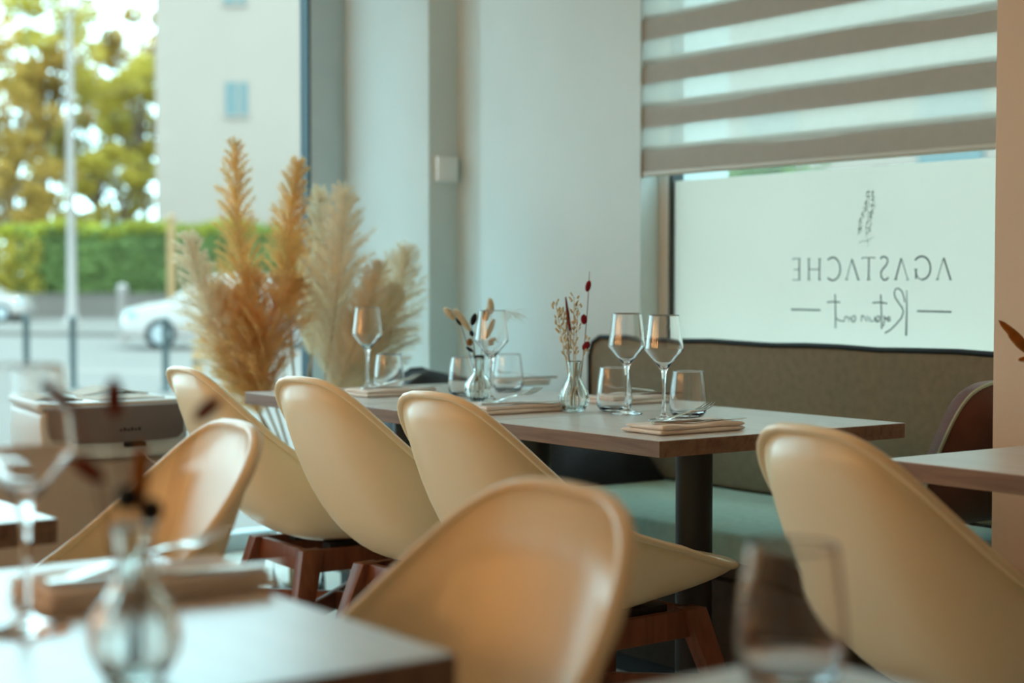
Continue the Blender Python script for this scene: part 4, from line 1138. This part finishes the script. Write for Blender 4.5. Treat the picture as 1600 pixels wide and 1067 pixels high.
# bollards
bo0 = None
for px, d, lb in ((40, 21.5, 'dark slim bollard at the far left of the pavement'), (113, 20.8, 'dark slim bollard standing in line with the street lamp'), (258, 20.2, 'dark slim bollard in front of the white car'), (-30, 22, 'dark slim bollard beyond the left edge')):
    if px < 0: continue
    t = thing('bollard', lb, 'bollard', along(px, 0, d), 0, 'dark street bollards')
    b = MB(); b.lathe([(0.045, 0), (0.045, 0.86), (0.052, 0.87), (0.052, 0.90), (0.02, 0.93)], 14); b.build('post', 'bollard', t)
    b = MB(); b.lathe([(0.075, 0), (0.075, 0.03), (0.046, 0.05)], 14); b.build('foot', 'bollard', t)
t = thing('wooden_post', 'short tan wooden post beside the dark bollards', 'post', along(308, 0, 17.5))
b = MB(); b.lathe([(0.06, 0), (0.06, 0.58), (0.045, 0.62)], 12); b.build('shaft', 'tan_post', t)
b = MB(); b.lathe([(0.065, 0.48), (0.065, 0.52)], 12); b.build('band', 'bollard', t)
t = thing('sign_post', 'slim orange brown post in front of the hedge', 'post', along(268, 0, 55))
b = MB(); b.lathe([(0.14, 0), (0.13, 3.2), (0.11, 3.45)], 12); b.build('shaft', 'tan_post', t)
b = MB(); b.lathe([(0.17, 3.45), (0.17, 3.52), (0.05, 3.6)], 12); b.build('cap', 'tan_post', t)
t = thing('marker_post', 'short white marker post left of the white car', 'post', along(191, 0, 37))
b = MB(); b.lathe([(0.10, 0), (0.10, 1.05), (0.13, 1.1), (0.13, 1.25), (0.05, 1.32)], 12); b.build('shaft', 'post_white', t)
b = MB(); b.lathe([(0.16, 0), (0.16, 0.06)], 12); b.build('foot', 'post_white', t)
# cars
def car(loc, rz, label):
    t = thing('car', label, 'car', loc, 0, 'white cars in the street'); facing(t, rz)
    L, W = 2.1, 0.86
    def sect(x, z0, z1, w0, w1):   # ring of the body at station x
        return [(x, -w0, z0), (x, w0, z0), (x, w0 * 1.0, z0 + (z1 - z0) * 0.55), (x, w1, z1), (x, 0, z1 + 0.03), (x, -w1, z1), (x, -w0, z0 + (z1 - z0) * 0.55)]
    mb = MB()
    st = [(-2.1, 0.32, 0.62, 0.62, 0.5), (-2.0, 0.26, 0.78, 0.76, 0.66), (-1.6, 0.22, 0.88, 0.86, 0.74), (-1.0, 0.22, 0.96, 0.88, 0.80), (0.6, 0.22, 0.98, 0.88, 0.82), (1.6, 0.24, 0.98, 0.87, 0.80), (1.98, 0.28, 0.92, 0.80, 0.72), (2.08, 0.36, 0.70, 0.70, 0.6)]
    mb.loft([sect(*s_) for s_ in st]); mb.build('body', 'car_white', t, bevel=0.04, seg=3)
    mb = MB()
    st = [(-1.15, 0.93, 0.97, 0.78, 0.76), (-0.75, 0.93, 1.24, 0.78, 0.68), (-0.25, 0.93, 1.47, 0.78, 0.62), (0.5, 0.93, 1.52, 0.78, 0.62), (1.3, 0.93, 1.45, 0.77, 0.60), (1.85, 0.93, 1.10, 0.74, 0.62), (1.95, 0.93, 0.97, 0.72, 0.66)]
    mb.loft([sect(*s_) for s_ in st]); mb.build('cabin', 'car_white', t, bevel=0.03, seg=3)
    for (x0, x1, za, zb_) in ((-0.72, 0.10, 1.0, 1.36), (0.18, 0.95, 1.0, 1.40), (1.03, 1.55, 1.02, 1.32)):
        for sy in (-1, 1):
            mb = MB(); y0 = sy * 0.79; y1 = sy * 0.665
            mb.loft([[(x0, y0 - 0.01 * sy, za), (x1, y0 - 0.01 * sy, za), (x1 - 0.04, y1, zb_), (x0 + (0.28 if x0 < -0.5 else 0.03), y1, zb_)],
                     [(x0, y0 + 0.012 * sy, za), (x1, y0 + 0.012 * sy, za), (x1 - 0.04, y1 + 0.03 * sy, zb_), (x0 + (0.28 if x0 < -0.5 else 0.03), y1 + 0.03 * sy, zb_)]])
            mb.build('side_window', 'car_glass', t, smooth=False)
    for x in (-1.35, 1.30):
        for sy in (-1, 1):
            mb = MB(); mb.tube([(x, sy * 0.70, 0.31), (x, sy * 0.89, 0.31)], 0.31, 20); wh = mb.build('wheel', 'tyre', t)
            mb = MB(); mb.tube([(x, sy * 0.885, 0.31), (x, sy * 0.905, 0.31)], 0.20, 16); mb.build('wheel_rim', 'rim', wh)
    for sy in (-1, 1):
        mb = MB(); mb.ellipsoid((-1.93, sy * 0.66, 0.70), (0.5, sy * 0.6, 0), 0.30, 0.09, 8, 6); mb.build('headlamp', 'tail', t)
        mb = MB(); mb.ellipsoid((-0.85, sy * 0.93, 1.02), (0, 1, 0), 0.20, 0.07, 8, 6); mb.build('mirror', 'car_white', t)
car(along(352, 0, 34), 0.25, 'white car parked behind the pampas grass')
car(along(-48, 0, 56), PI, 'white car cut off by the left edge, in front of the hedge')
# house across the side street, seen in the gap under the blind
hs = thing('side_house', 'pale house across the side street glimpsed over the frosted film', 'building', (-26, 26, GZ))
b = MB(); b.box(-14, 14, 0, 6, 0, 9); b.build('wall', 'facade', hs, smooth=False)
for k in range(5):
    b = MB(); b.box(-11 + 5 * k, -9.4 + 5 * k, -0.05, 0.02, 3.6, 5.2); b.build('window', 'window_dark', hs, smooth=False)
b = MB(); b.box(-14.3, 14.3, -0.4, 6.4, 9, 9.4); b.build('roof_slab', 'low_wall', hs, smooth=False)
hz = thing('side_hedge', 'green hedge glimpsed between film and blind', 'hedge', (-17.3, 17, GZ))
mb = MB(); leaves(mb, [((x * 0.6, 0, 0.5 + 0.5 * z), 0.6, 0.6, 0.5) for x in range(-1, 2) for z in range(0, 6)], 2200, 0.11, r_); mb.build('foliage', 'hedge', hz, smooth=False)
mb = MB(); mb.box(-0.8, 0.8, -0.2, 0.2, 0.0, 2.9); mb.build('hedge_core', 'hedge', hz, smooth=False)
